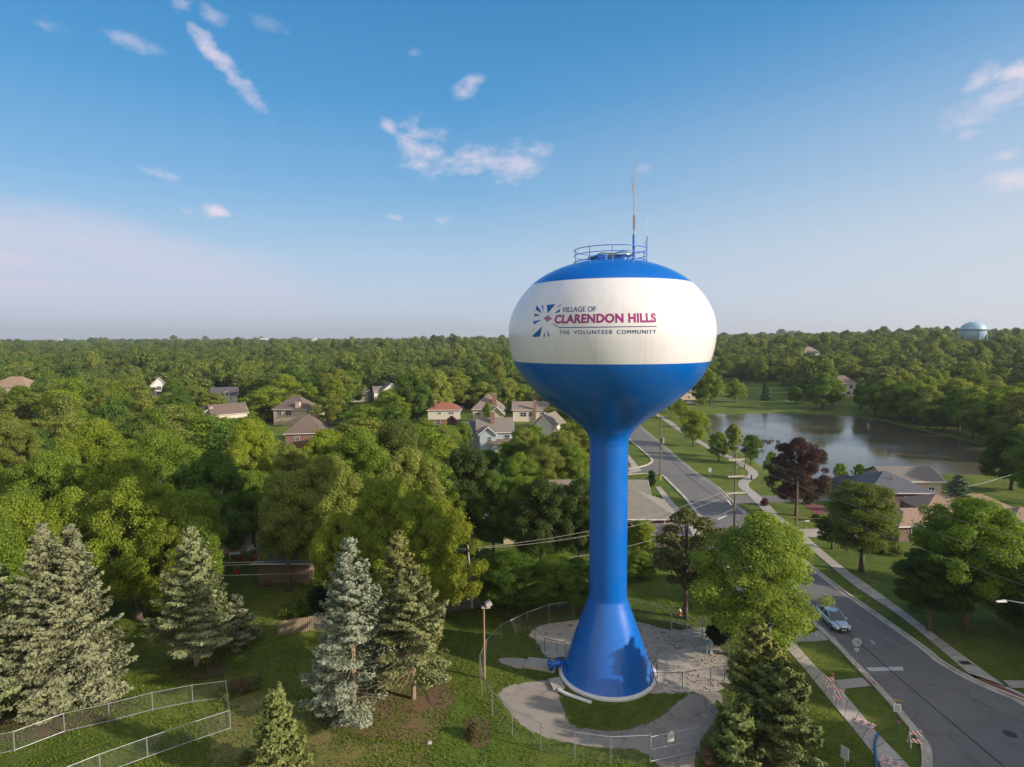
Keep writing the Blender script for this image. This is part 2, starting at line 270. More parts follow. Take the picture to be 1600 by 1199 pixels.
TRIM = pm('white_trim', (.72, .70, .67), (.62, .6, .57), 1.5, .6)
def shingles(name, c1, c2):
    if name in MATS: return MATS[name]
    m, nt, o = newmat(name); b = nn(nt, 'ShaderNodeBsdfPrincipled'); nt.links.new(b.outputs[0], o.inputs[0]); b.inputs['Roughness'].default_value = .95; b.inputs['Specular IOR Level'].default_value = .2
    t = nn(nt, 'ShaderNodeTexCoord'); nz = nn(nt, 'ShaderNodeTexNoise'); nz.inputs['Scale'].default_value = 1.2; nz.inputs['Detail'].default_value = 9; nz.inputs['Roughness'].default_value = .75; nt.links.new(t.outputs['Object'], nz.inputs['Vector'])
    sp = nn(nt, 'ShaderNodeSeparateXYZ'); nt.links.new(t.outputs['Object'], sp.inputs[0]); mu = nn(nt, 'ShaderNodeMath', operation='MULTIPLY'); nt.links.new(sp.outputs[2], mu.inputs[0]); mu.inputs[1].default_value = 6.5
    f = nn(nt, 'ShaderNodeMath', operation='FRACT'); nt.links.new(mu.outputs[0], f.inputs[0])
    a = nn(nt, 'ShaderNodeMath', operation='MULTIPLY_ADD'); nt.links.new(f.outputs[0], a.inputs[0]); a.inputs[1].default_value = .22; nt.links.new(nz.outputs[0], a.inputs[2])
    r = nn(nt, 'ShaderNodeMapRange'); r.inputs[1].default_value = .35; r.inputs[2].default_value = .85; nt.links.new(a.outputs[0], r.inputs[0])
    mx = nn(nt, 'ShaderNodeMix', data_type='RGBA'); nt.links.new(r.outputs[0], mx.inputs[0]); mx.inputs[6].default_value = (*c2, 1); mx.inputs[7].default_value = (*c1, 1); nt.links.new(mx.outputs[2], b.inputs['Base Color'])
    MATS[name] = m; return m
def siding(name, c, step=.22, brick=False):
    if name in MATS: return MATS[name]
    m, nt, o = newmat(name); b = nn(nt, 'ShaderNodeBsdfPrincipled'); nt.links.new(b.outputs[0], o.inputs[0]); b.inputs['Roughness'].default_value = .8
    t = nn(nt, 'ShaderNodeTexCoord'); sp = nn(nt, 'ShaderNodeSeparateXYZ'); nt.links.new(t.outputs['Object'], sp.inputs[0])
    nz = nn(nt, 'ShaderNodeTexNoise'); nz.inputs['Scale'].default_value = 5 if brick else 1.0; nz.inputs['Detail'].default_value = 6; nt.links.new(t.outputs['Object'], nz.inputs['Vector'])
    d = nn(nt, 'ShaderNodeMath', operation='DIVIDE'); nt.links.new(sp.outputs[2], d.inputs[0]); d.inputs[1].default_value = step
    f = nn(nt, 'ShaderNodeMath', operation='FRACT'); nt.links.new(d.outputs[0], f.inputs[0]); l = nn(nt, 'ShaderNodeMath', operation='LESS_THAN'); nt.links.new(f.outputs[0], l.inputs[0]); l.inputs[1].default_value = .14
    mx = nn(nt, 'ShaderNodeMix', data_type='RGBA'); nt.links.new(nz.outputs[0], mx.inputs[0]); k = .62 if brick else .86
    mx.inputs[6].default_value = (*c, 1); mx.inputs[7].default_value = (c[0] * k, c[1] * k, c[2] * k, 1)
    m2 = nn(nt, 'ShaderNodeMix', data_type='RGBA'); nt.links.new(l.outputs[0], m2.inputs[0]); nt.links.new(mx.outputs[2], m2.inputs[6]); m2.inputs[7].default_value = (c[0] * .6, c[1] * .6, c[2] * .6, 1)
    nt.links.new(m2.outputs[2], b.inputs['Base Color']); MATS[name] = m; return m
def stripes_mat():
    m, nt, o = newmat('barricade_stripes'); b = nn(nt, 'ShaderNodeBsdfPrincipled'); nt.links.new(b.outputs[0], o.inputs[0]); b.inputs['Roughness'].default_value = .5
    t = nn(nt, 'ShaderNodeTexCoord'); sp = nn(nt, 'ShaderNodeSeparateXYZ'); nt.links.new(t.outputs['Object'], sp.inputs[0])
    a = nn(nt, 'ShaderNodeMath', operation='ADD'); nt.links.new(sp.outputs[0], a.inputs[0]); nt.links.new(sp.outputs[2], a.inputs[1])
    d = nn(nt, 'ShaderNodeMath', operation='DIVIDE'); nt.links.new(a.outputs[0], d.inputs[0]); d.inputs[1].default_value = .30
    f = nn(nt, 'ShaderNodeMath', operation='FRACT'); nt.links.new(d.outputs[0], f.inputs[0]); l = nn(nt, 'ShaderNodeMath', operation='LESS_THAN'); nt.links.new(f.outputs[0], l.inputs[0]); l.inputs[1].default_value = .48
    mx = nn(nt, 'ShaderNodeMix', data_type='RGBA'); nt.links.new(l.outputs[0], mx.inputs[0]); mx.inputs[6].default_value = (.75, .74, .72, 1); mx.inputs[7].default_value = (.55, .05, .03, 1); nt.links.new(mx.outputs[2], b.inputs['Base Color']); return m
STRIPE = stripes_mat(); LINK = link_mat(); WATER = water_mat()

def streaks(m, amt, col):
    nt = m.node_tree; b = next(n for n in nt.nodes if n.type == 'BSDF_PRINCIPLED'); src = b.inputs['Base Color'].links[0].from_socket
    t = nn(nt, 'ShaderNodeTexCoord'); mp_ = nn(nt, 'ShaderNodeMapping'); mp_.inputs['Scale'].default_value = (2.2, 2.2, .10); nt.links.new(t.outputs['Object'], mp_.inputs[0]); nz = nn(nt, 'ShaderNodeTexNoise'); nz.inputs['Scale'].default_value = 1.6; nz.inputs['Detail'].default_value = 6; nz.inputs['Roughness'].default_value = .7; nt.links.new(mp_.outputs[0], nz.inputs['Vector'])
    n2 = nn(nt, 'ShaderNodeTexNoise'); n2.inputs['Scale'].default_value = .35; nt.links.new(t.outputs['Object'], n2.inputs['Vector']); mu = nn(nt, 'ShaderNodeMath', operation='MULTIPLY'); nt.links.new(nz.outputs[0], mu.inputs[0]); nt.links.new(n2.outputs[0], mu.inputs[1])
    r = nn(nt, 'ShaderNodeMapRange'); r.inputs[1].default_value = .24; r.inputs[2].default_value = .42; r.inputs[4].default_value = amt; nt.links.new(mu.outputs[0], r.inputs[0])
    mx = nn(nt, 'ShaderNodeMix', data_type='RGBA'); nt.links.new(r.outputs[0], mx.inputs[0]); nt.links.new(src, mx.inputs[6]); mx.inputs[7].default_value = (*col, 1); nt.links.new(mx.outputs[2], b.inputs['Base Color'])
    r2 = nn(nt, 'ShaderNodeMapRange'); r2.inputs[1].default_value = .35; r2.inputs[2].default_value = .65; r2.inputs[3].default_value = .26; r2.inputs[4].default_value = .42; nt.links.new(n2.outputs[0], r2.inputs[0]); nt.links.new(r2.outputs[0], b.inputs['Roughness'])
streaks(WHITE, .5, (.56, .53, .52)); streaks(BLUE, .45, (.01, .095, .33))
def cracks(m, scale, lo, amt, col):
    nt = m.node_tree; b = next(n for n in nt.nodes if n.type == 'BSDF_PRINCIPLED'); src = b.inputs['Base Color'].links[0].from_socket; t = nn(nt, 'ShaderNodeTexCoord')
    nz = nn(nt, 'ShaderNodeTexNoise'); nz.inputs['Scale'].default_value = .8; nz.inputs['Detail'].default_value = 6; nt.links.new(t.outputs['Object'], nz.inputs['Vector']); ad = nn(nt, 'ShaderNodeVectorMath', operation='MULTIPLY_ADD'); nt.links.new(nz.outputs['Color'], ad.inputs[0]); ad.inputs[1].default_value = (2.2, 2.2, 0); nt.links.new(t.outputs['Object'], ad.inputs[2])
    v = nn(nt, 'ShaderNodeTexVoronoi', feature='DISTANCE_TO_EDGE'); v.inputs['Scale'].default_value = scale; nt.links.new(ad.outputs[0], v.inputs['Vector']); r = nn(nt, 'ShaderNodeMapRange'); r.inputs[1].default_value = 0; r.inputs[2].default_value = lo; r.inputs[3].default_value = amt; r.inputs[4].default_value = 0; nt.links.new(v.outputs['Distance'], r.inputs[0])
    n3 = nn(nt, 'ShaderNodeTexNoise'); n3.inputs['Scale'].default_value = .12; nt.links.new(t.outputs['Object'], n3.inputs['Vector']); r3 = nn(nt, 'ShaderNodeMapRange'); r3.inputs[1].default_value = .42; r3.inputs[2].default_value = .6; nt.links.new(n3.outputs[0], r3.inputs[0]); mu = nn(nt, 'ShaderNodeMath', operation='MULTIPLY'); nt.links.new(r.outputs[0], mu.inputs[0]); nt.links.new(r3.outputs[0], mu.inputs[1])
    mx = nn(nt, 'ShaderNodeMix', data_type='RGBA'); nt.links.new(mu.outputs[0], mx.inputs[0]); nt.links.new(src, mx.inputs[6]); mx.inputs[7].default_value = (*col, 1); nt.links.new(mx.outputs[2], b.inputs['Base Color'])
cracks(ASPHALT, .16, .009, .5, (.05, .048, .05)); cracks(PATH, .35, .03, .9, (.08, .07, .055)); cracks(DRIVE, .3, .01, .6, (.15, .13, .11))
# ------------------------------------------------------------------ object helpers
def tag(o, label=None, cat=None, group=None, kind=None):
    if label: o['label'] = label
    if cat: o['category'] = cat
    if group: o['group'] = group
    if kind: o['kind'] = kind
    return o
def empty(name, loc, rz=0, label=None, cat=None, group=None):
    o = bpy.data.objects.new(name, None); C.objects.link(o); o.location = loc; o.rotation_euler = (0, 0, rz); o.empty_display_size = .3
    return tag(o, label, cat, group)
class MB:
    def __init__(s): s.v = []; s.f = []; s.uv = None; s.attr = None
    def add(s, vs, fs):
        k = len(s.v); s.v += [tuple(v) for v in vs]; s.f += [tuple(i + k for i in f) for f in fs]; return s
    def box(s, c, d, rz=0, M=None):
        x, y, z = d[0] / 2, d[1] / 2, d[2] / 2; vs = [Vector((a, b, e)) for a in (-x, x) for b in (-y, y) for e in (-z, z)]
        R = Matrix.Rotation(rz, 3, 'Z') if M is None else M
        vs = [R @ v + Vector(c) for v in vs]
        return s.add(vs, [(0, 1, 3, 2), (4, 6, 7, 5), (0, 4, 5, 1), (2, 3, 7, 6), (0, 2, 6, 4), (1, 5, 7, 3)])
    def tube(s, pts, r, n=8, caps=True):
        pts = [Vector(p) for p in pts]; rs = r if isinstance(r, (list, tuple)) else [r] * len(pts); vs = []; prev = None
        for i, p in enumerate(pts):
            t = (pts[min(i + 1, len(pts) - 1)] - pts[max(i - 1, 0)]).normalized()
            a = t.cross(Vector((0, 0, 1)) if abs(t.z) < .9 else Vector((1, 0, 0))).normalized() if prev is None else (prev - t * prev.dot(t)).normalized()
            prev = a; b = t.cross(a)
            vs += [p + (a * math.cos(2 * math.pi * j / n) + b * math.sin(2 * math.pi * j / n)) * rs[i] for j in range(n)]
        fs = [(i * n + j, i * n + (j + 1) % n, (i + 1) * n + (j + 1) % n, (i + 1) * n + j) for i in range(len(pts) - 1) for j in range(n)]
        if caps: fs += [tuple(range(n))[::-1], tuple((len(pts) - 1) * n + j for j in range(n))]
        return s.add(vs, fs)
    def lathe(s, prof, n=48, c=(0, 0), a0=0, a1=2 * math.pi, closed=False):
        full = abs(a1 - a0 - 2 * math.pi) < 1e-6; m = n if full else n + 1; P = len(prof)
        vs = [(c[0] + r * math.cos(a0 + (a1 - a0) * j / n), c[1] + r * math.sin(a0 + (a1 - a0) * j / n), z) for j in range(m) for r, z in prof]
        fs = []
        for j in range(n):
            j2 = (j + 1) % m
            for i in range(P if closed else P - 1):
                i2 = (i + 1) % P; fs.append((j * P + i, j2 * P + i, j2 * P + i2, j * P + i2))
        if closed and not full: fs += [tuple(range(P)), tuple(n * P + i for i in range(P))[::-1]]
        return s.add(vs, fs)
    def prism(s, poly, z0, z1):
        n = len(poly); vs = [(p[0], p[1], z0) for p in poly] + [(p[0], p[1], z1) for p in poly]
        return s.add(vs, [tuple(range(n))[::-1], tuple(range(n, 2 * n))] + [(i, (i + 1) % n, n + (i + 1) % n, n + i) for i in range(n)])
    def build(s, name, mat, parent=None, smooth=False, coll=C):
        me = bpy.data.meshes.new(name); me.from_pydata(s.v, [], s.f); me.update()
        if mat: me.materials.append(mat)
        if smooth: me.polygons.foreach_set('use_smooth', [True] * len(me.polygons))
        if s.uv:
            uvl = me.uv_layers.new(name='UVMap')
            for p in me.polygons:
                for li, vi in zip(p.loop_indices, p.vertices): uvl.data[li].uv = s.uv[vi]
        if s.attr:
            a = me.attributes.new('edge', 'FLOAT', 'POINT'); a.data.foreach_set('value', s.attr)
        o = bpy.data.objects.new(name, me)
        if coll: coll.objects.link(o)
        if parent: o.parent = parent
        return o
def fixn(o):
    bm = bmesh.new(); bm.from_mesh(o.data); bmesh.ops.recalc_face_normals(bm, faces=bm.faces); bm.to_mesh(o.data); bm.free(); return o
def copy_tree(o, parent=None):
    c = o.copy(); C.objects.link(c); c.parent = parent
    for ch in list(o.children): copy_tree(ch, c)
    return c
def smooth_line(pts, k=6, closed=False):
    pts = [Vector(p) for p in pts]; n = len(pts); out = []
    for i in range(n if closed else n - 1):
        g = lambda j: pts[j % n] if closed else pts[max(0, min(n - 1, j))]
        p0, p1, p2, p3 = g(i - 1), g(i), g(i + 1), g(i + 2)
        for q in range(k):
            t = q / k; out.append(.5 * ((2 * p1) + (p2 - p0) * t + (2 * p0 - 5 * p1 + 4 * p2 - p3) * t * t + (3 * p1 - p0 - 3 * p2 + p3) * t ** 3))
    if not closed: out.append(pts[-1])
    return out
def pxs(pts, z=0): return [at(a, b, z) for a, b in pts]

# ------------------------------------------------------------------ terrain
POND_PX = [(1099, 649), (1160, 647), (1187, 645.5), (1270, 647), (1341, 651), (1407, 665), (1462, 678.5), (1517, 692), (1553, 700), (1560, 720), (1535, 741), (1471, 741), (1358, 747), (1297, 749), (1240, 752), (1208, 742), (1196, 731), (1177, 717), (1150, 702), (1120, 690), (1106, 676)]
POND = [Vector((p.x, p.y)) for p in smooth_line(pxs(POND_PX, -.45), 4, True)]
PA = np.array([[p.x, p.y] for p in POND])
def sdist(X, Y, P=PA):
    """signed distance to polygon (negative inside)"""
    d = np.full(X.shape, 1e9); ins = np.zeros(X.shape, bool); n = len(P)
    for i in range(n):
        a = P[i]; b = P[(i + 1) % n]; ex, ey = b - a; t = np.clip(((X - a[0]) * ex + (Y - a[1]) * ey) / (ex * ex + ey * ey + 1e-9), 0, 1)
        d = np.minimum(d, np.hypot(X - a[0] - t * ex, Y - a[1] - t * ey))
        c = ((a[1] > Y) != (b[1] > Y)) & (X < (b[0] - a[0]) * (Y - a[1]) / ((b[1] - a[1]) if b[1] != a[1] else 1e-9) + a[0]); ins ^= c
    return np.where(ins, -d, d)
def sst(a, b, x): t = np.clip((x - a) / (b - a), 0, 1); return t * t * (3 - 2 * t)
def hill(X, Y):
    Dd = np.hypot(X, Y)
    return 7.5 * sst(280, 900, Dd) + 10.5 * sst(250, 600, Dd) * sst(0.15, .55, X / np.maximum(Y, 1)) + .9 * np.sin(X * .011 + 1) * np.sin(Y * .009) * sst(260, 600, Dd)
def gz(x, y): return float(hill(np.array([x]), np.array([y]))[0])
def axis(lo, hi, step, far0, far1):
    a = list(np.arange(lo, hi + .01, step)); s = step; x = hi
    while x < far1: s *= 1.18; x += s; a.append(x)
    s = step; x = lo; b = []
    while x > far0: s *= 1.18; x -= s; b.append(x)
    return np.array(b[::-1] + a)
xs = axis(-70, 160, 1.6, -9000, 9000); ys = axis(20, 262, 1.6, -400, 14000)
GX, GY = np.meshgrid(xs, ys); sd = sdist(GX, GY)
GZ = hill(GX, GY) - 1.6 * sst(1.6, -2.2, sd)
nx, ny = len(xs), len(ys); V = np.stack([GX.ravel(), GY.ravel(), GZ.ravel()], 1)
idx = np.arange(nx * ny).reshape(ny, nx); F = np.stack([idx[:-1, :-1].ravel(), idx[:-1, 1:].ravel(), idx[1:, 1:].ravel(), idx[1:, :-1].ravel()], 1)
me = bpy.data.meshes.new('ground'); me.from_pydata(V.tolist(), [], F.tolist()); me.materials.append(GRASS); me.polygons.foreach_set('use_smooth', [True] * len(me.polygons))
ground = bpy.data.objects.new('ground', me); C.objects.link(ground); tag(ground, kind='structure')

def sheet(name, poly, z, mat):
    bm = bmesh.new(); vs = [bm.verts.new((p[0], p[1], z)) for p in poly]; f = bm.faces.new(vs); bmesh.ops.recalc_face_normals(bm, faces=[f])
    if f.normal.z < 0: f.normal_flip()
    bmesh.ops.triangulate(bm, faces=bm.faces); me = bpy.data.meshes.new(name); bm.to_mesh(me); bm.free(); me.materials.append(mat)
    o = bpy.data.objects.new(name, me); C.objects.link(o); tag(o, kind='structure'); return o
sheet('pond', [(v.x, v.y) for v in [Vector(c) + (Vector(c) - Vector((PA[:, 0].mean(), PA[:, 1].mean()))).normalized() * 1.5 for c in POND]], -.45, WATER)
def feather(name, pts, z, mat, fe=.8, px=True):
    """irregular patch: a fine grid whose 'edge' value falls from 1 inside to 0 outside the outline"""
    P = smooth_line(pxs(pts, 0) if px else pts, 4, True); A = np.array([[p.x, p.y] for p in P]); fe = max(fe, .35)
    x0, y0 = A.min(0) - fe * 1.5; x1, y1 = A.max(0) + fe * 1.5; st_ = max(.25, min(.6, (x1 - x0) / 60)); X, Y = np.meshgrid(np.arange(x0, x1, st_), np.arange(y0, y1, st_))
    e = np.clip(.5 - sdist(X, Y, A) / (2 * fe), 0, 1); ny_, nx_ = X.shape; id_ = np.arange(nx_ * ny_).reshape(ny_, nx_)
    q4 = np.stack([id_[:-1, :-1].ravel(), id_[:-1, 1:].ravel(), id_[1:, 1:].ravel(), id_[1:, :-1].ravel()], 1); q4 = q4[e.ravel()[q4].max(1) > 0]; us, inv = np.unique(q4, return_inverse=True)
    m = MB(); m.v = np.stack([X.ravel()[us], Y.ravel()[us], np.full(len(us), z)], 1).tolist(); m.f = inv.reshape(-1, 4).tolist(); m.attr = e.ravel()[us].tolist(); return tag(m.build(name, mat), kind='structure')
def strip(name, a, b, z, mat, th=0.0):
    """pavement band between two polylines with UV in metres"""
    n = len(a); m = MB(); L_ = 0; uv = []; vs = []
    for i in range(n):
        if i: L_ += ((a[i] - a[i - 1]).length + (b[i] - b[i - 1]).length) / 2
        vs += [(a[i].x, a[i].y, z), (b[i].x, b[i].y, z), (a[i].x, a[i].y, z - th - .05), (b[i].x, b[i].y, z - th - .05)]; uv += [(0, L_), (1, L_)] * 2
    fs = []
    for i in range(n - 1):
        k = i * 4; fs += [(k, k + 1, k + 5, k + 4), (k, k + 4, k + 6, k + 2), (k + 1, k + 3, k + 7, k + 5)]
    m.add(vs, fs); m.uv = uv; o = fixn(m.build(name, mat)); return tag(o, kind='structure')
def offs(line, k):
    o = []
    for i in range(len(line)):
        t = (line[min(i + 1, len(line) - 1)] - line[max(0, i - 1)]).normalized(); o.append(line[i] + Vector((t.y, -t.x, 0)) * k)
    return o
def kerb(name, line, side=1):
    """gutter and kerb: width .42 beyond the road edge"""
    m = MB(); ins = line; mid = offs(line, -.42 * side); out = offs(line, -.66 * side); vs = []
    for a, b, c in zip(ins, mid, out): vs += [(a.x, a.y, .016), (b.x, b.y, .02), (b.x, b.y, .13), (c.x, c.y, .13), (c.x, c.y, -.03)]
    fs = [(i * 5 + j, i * 5 + j + 1, (i + 1) * 5 + j + 1, (i + 1) * 5 + j) for i in range(len(ins) - 1) for j in range(4)]
    m.add(vs, fs); return tag(fixn(m.build(name, KERB)), kind='structure')

# the road: its left and right edges, near to far
RL = [(1440, 1300), (1456, 1230), (1457, 1182), (1449, 1158), (1424, 1127), (1394, 1092), (1352, 1048), (1292, 987), (1205, 910), (1121, 835), (1073, 778), (1047, 752), (1040, 745), (1030, 741), (1010, 739.5), (981, 741), (940, 744)]
RL2 = [(930, 731), (981, 733.5), (1008, 729), (1019, 724), (1021, 719), (1016, 713), (1002, 701), (981, 683), (965, 668), (955, 655)]
RR = [(1760, 1165), (1600, 1100), (1545, 1078), (1504, 1059), (1462, 1034), (1435, 1012), (1366, 962.5), (1286, 904.8), (1166, 806), (1142, 786.6), (1116, 760.5), (1081, 736.7), (1040, 702), (1000, 668), (985, 654)]
rl = smooth_line(pxs(RL), 5); rl2 = smooth_line(pxs(RL2), 5); rr = smooth_line(pxs(RR), 5)
rp = [(v.x, v.y) for v in rl] + [(v.x, v.y) for v in rl2] + [(v.x, v.y) for v in rr[::-1]] + [(60, 36), (60, 20), (34, 20)]
sheet('road', rp, .009, ASPHALT)
kerb('kerb', rl, 1); kerb('kerb', rl2, 1); kerb('kerb', rr[::1], -1)
# the side street continues left behind the tower
# pavements
wl = smooth_line(pxs([(1390, 1240), (1377, 1199), (1352.5, 1163), (1303, 1102.8), (1253.5, 1042), (1180, 957), (1112, 872), (1062, 815), (1024, 761)]), 4)
wr_ = smooth_line(pxs([(1455, 1240), (1421, 1199), (1369, 1144), (1308.5, 1072.5), (1267, 1034), (1196, 950), (1124, 868), (1071, 808), (1032, 761)]), 4)
strip('pavement', wl, wr_, .05, SLAB)
el_ = smooth_line(pxs([(1800, 1230), (1531, 1062), (1517.5, 1056), (1462.5, 1009), (1402, 959.8), (1339, 918.5), (1292, 880), (1235, 832), (1200, 803)]), 4)
er_ = smooth_line(pxs([(1850, 1205), (1590, 1081), (1567, 1070), (1476, 1003.8), (1418.5, 959.8), (1358, 915.8), (1308.5, 880), (1249, 830), (1211, 803)]), 4)
strip('pavement', el_, er_, .05, SLAB)
pc = smooth_line(pxs([(1206, 803), (1177, 773.5), (1163, 762), (1162, 754), (1170, 748), (1177, 741), (1170, 732), (1146, 718), (1125, 708.5), (1101, 695.5), (1086, 686.8), (1066, 674), (1047, 661), (1030, 650), (1012, 640)]), 5)
strip('footpath', offs(pc, 1.0), offs(pc, -1.0), .045, DRIVE)
sheet('pavement_spur', [(p.x, p.y) for p in pxs([(1303, 1064), (1347, 1060), (1369, 1072), (1314, 1078)])], .056, DRIVE)
sheet('tactile_pad', [(p.x, p.y) for p in pxs([(1347, 1059.5), (1356, 1058), (1370, 1071), (1360, 1073)])], .062, PADRED)
sheet('tactile_pad', [(p.x, p.y) for p in pxs([(1524, 1062), (1535, 1061), (1570, 1076), (1602, 1091), (1602, 1098), (1560, 1081)])], .062, PADRED)
sheet('cross_path', [(p.x, p.y) for p in pxs([(1567, 1064), (1660, 1066), (1660, 1078), (1580, 1076)])], .058, DRIVE)
sheet('corner_pavement', [(p.x, p.y) for p in pxs([(981, 741), (1003, 736), (990, 720), (978, 706), (975, 711), (986, 727)])], .05, DRIVE)
sheet('stop_line', [(p.x, p.y) for p in pxs([(1353, 1043.5), (1410, 1042), (1412, 1048), (1360, 1049)])], .014, PAINTW)
sheet('stop_line', [(p.x, p.y) for p in pxs([(1120, 811), (1134, 804), (1137, 806), (1123, 813)])], .014, PAINTW)
sheet('lane_dash', [(p.x, p.y) for p in pxs([(1359, 1000), (1361, 1000), (1368, 1007), (1365, 1007)])], .014, PAINTW)
sheet('driveway', [(p.x, p.y) for p in pxs([(1139, 774), (1165, 774), (1262, 776), (1290, 777), (1300, 783), (1235, 784), (1165, 787), (1143, 787)])], .02, ASPHALT)
sheet('driveway', [(p.x, p.y) for p in pxs([(1236, 838), (1232, 827), (1330, 826), (1345, 841), (1300, 841)])], .02, DRIVE)
sheet('driveway', [(p.x, p.y) for p in pxs([(1266, 991), (1284, 983), (1308, 999), (1269, 1003), (1240, 1003), (1230, 985)])], .02, DRIVE)
sheet('driveway', [(p.x, p.y) for p in pxs([(1095, 842), (1108, 832), (1135, 858), (1120, 872)])], .02, DRIVE)
sheet('brick_terrace', [(p.x, p.y) for p in pxs([(1252, 785), (1272, 784), (1302, 800), (1275, 806)])], .02, PADRED)
# the tower's plot
z3 = lambda P: [(700 + a / 3.478, 880 + b / 3.478) for a, b in P]
feather('gravel_yard', z3([(445, 385), (520, 335), (720, 310), (1000, 315), (1210, 365), (1395, 352), (1410, 400), (1500, 490), (1540, 600), (1490, 690), (1300, 700), (1100, 705), (900, 640), (640, 560), (640, 510), (545, 515), (490, 440)]), .004, GRAVEL, .5)
feather('service_drive', z3([(285, 700), (350, 665), (560, 640), (600, 720), (630, 800), (660, 870), (720, 895), (820, 912), (950, 910), (1080, 870), (1180, 815), (1290, 725), (1330, 705), (1480, 705), (1480, 800), (1420, 900), (1350, 1010), (1330, 1150), (1190, 1150), (1110, 1060), (1010, 1010), (880, 1006), (700, 985), (500, 935), (380, 860), (300, 765)]), .008, PATH, .4)
feather('gravel_strip', z3([(270, 525), (350, 515), (450, 530), (430, 575), (330, 560)]), .012, GRAVEL, .3)
z8 = lambda P: [(380 + a / 3.005, 800 + b / 3.005) for a, b in P]
feather('mulch_bed', z8([(400, 1010), (430, 900), (560, 790), (700, 760), (940, 790), (985, 880), (900, 1080), (860, 1105), (700, 1080), (560, 1050)]), .005, MULCH, 1.3)
feather('dry_patch', z8([(-40, 880), (60, 850), (260, 900), (420, 1030), (480, 1100), (360, 1220), (100, 1180), (-40, 1220), (-150, 1300), (-150, 960)]), .004, DRY, 1.6)
feather('dry_patch', z8([(330, 1130), (450, 1080), (800, 1120), (880, 1250), (400, 1300)]), .007, DRY, 1.3)
feather('lush_patch', z8([(900, 1110), (1000, 900), (1080, 860), (1150, 960), (1260, 1130), (1330, 1230), (900, 1260)]), .006, LUSH, 2.0)
feather('soil_patch', [(265, 1040), (330, 1036), (355, 1052), (300, 1062)], .004, DIRT, .7)
feather('soil_patch', [(0, 1120), (120, 1098), (190, 1100), (140, 1135), (0, 1160)], .004, DIRT, .9)
feather('soil_patch', [(725, 1130), (745, 1120), (765, 1130), (760, 1165), (735, 1165)], .011, DIRT, .8)
feather('soil_patch', [(1100, 1180), (1180, 1150), (1260, 1190), (1200, 1260), (1100, 1260)], .012, DIRT, .8)
feather('sandy_bank', [(1040, 652), (1050, 655), (1064, 672), (1056, 674), (1044, 664)], .01, DRY, 1.0)
feather('far_park_path', [(1075, 634), (1160, 633.5), (1250, 634), (1340, 640), (1340, 642), (1250, 636), (1160, 635.5), (1075, 636)], .03, DRY, .8)

# ------------------------------------------------------------------ the water tower
TX, TY = 8.35, 50.6
tower = empty('water_tower', (TX, TY, 0), 0, 'tall blue and white water tower with the village name on its bulb', 'water tower')
PR = [(0.0, 36.25), (1.2, 36.2), (2.4, 36.08), (3.42, 35.86), (4.6, 35.45), (5.7, 34.9), (6.65, 34.2), (7.55, 33.2), (8.15, 32.2), (8.5, 31.2), (8.62, 30.1), (8.5, 28.9), (8.2, 27.75), (7.75, 26.85), (7.1, 25.95), (6.2, 25.0), (5.15, 24.15), (4.1, 23.4), (3.15, 22.75), (2.4, 22.15), (1.95, 21.6), (1.72, 21.1), (1.64, 20.6)]
PS = [(p.x, p.y) for p in smooth_line([(a, b, 0) for a, b in PR], 5)]
def tank_r(z):
    for (r0, z0), (r1, z1) in zip(PS, PS[1:]):
        if z1 <= z <= z0: return r0 + (r1 - r0) * (z0 - z) / max(1e-6, z0 - z1)
    return 0
ZT, ZB = 34.12, 27.82
def on_prof(th, z): r = tank_r(z) + .002; return (r * math.cos(th), r * math.sin(th), z)
def band(z0, z1): return [(max(r, .001), z) for r, z in PS if z1 < z < z0]
MB().lathe([(.001, 36.25)] + band(36.24, ZT) + [(tank_r(ZT), ZT)], 128).build('dome_roof', BLUE, tower, True)
MB().lathe([(tank_r(ZT), ZT)] + band(ZT, ZB) + [(tank_r(ZB), ZB)], 128).build('tank_band', WHITE, tower, True)
MB().lathe([(tank_r(ZB), ZB)] + band(ZB, 20.6) + [(1.64, 20.6)], 128).build('tank_bowl', BLUE, tower, True)
colp = [(1.64, 20.6 - 12.6 * k / 12) for k in range(13)]
MB().lathe(colp, 72).build('column', BLUE, tower, True)
bell = [(p.x, p.y) for p in smooth_line([(a, b, 0) for a, b in [(1.64, 8.0), (1.64, 7.4), (1.665, 7.05), (1.77, 6.7), (1.94, 6.2), (2.28, 5.25), (2.62, 4.3), (2.97, 3.3), (3.36, 2.1), (3.73, .95), (4.02, .14)]], 4)]
MB().lathe(bell, 96).build('flared_base', BLUE, tower, True)
MB().lathe([(4.0, .02), (4.3, .02), (4.32, .22), (4.27, .28), (4.03, .28), (4.0, .14)], 96, a0=rad(168), a1=rad(385), closed=True).build('base_ring', pm('white_kerb_paint', (.82, .8, .78), (.72, .7, .68), 1.5, .5), tower)
for zz, r_ in [(z_, 1.64) for z_ in (19.9, 17.9, 15.9, 13.9, 11.7, 9.6, 7.6)] + [(4.4, 2.60), (2.1, 3.37)]:   # small lugs that catch the light down the sunny side
    a = rad(-50); MB().box((r_ * math.cos(a), r_ * math.sin(a), zz), (.07, .3, .06), a).build('painter_lug', BLUE, tower)
for k in range(16):   # vertical plate seams of the tank
    a = 2 * math.pi * (k + .35) / 16; MB().tube([on_prof(a, ZT + (ZB - ZT) * i_ / 14) for i_ in range(15)], .006, 4).build('plate_seam', WHITE, tower)
    MB().tube([on_prof(a, ZB + (21.4 - ZB) * i_ / 14) for i_ in range(15)], .006, 4).build('plate_seam', BLUE, tower)
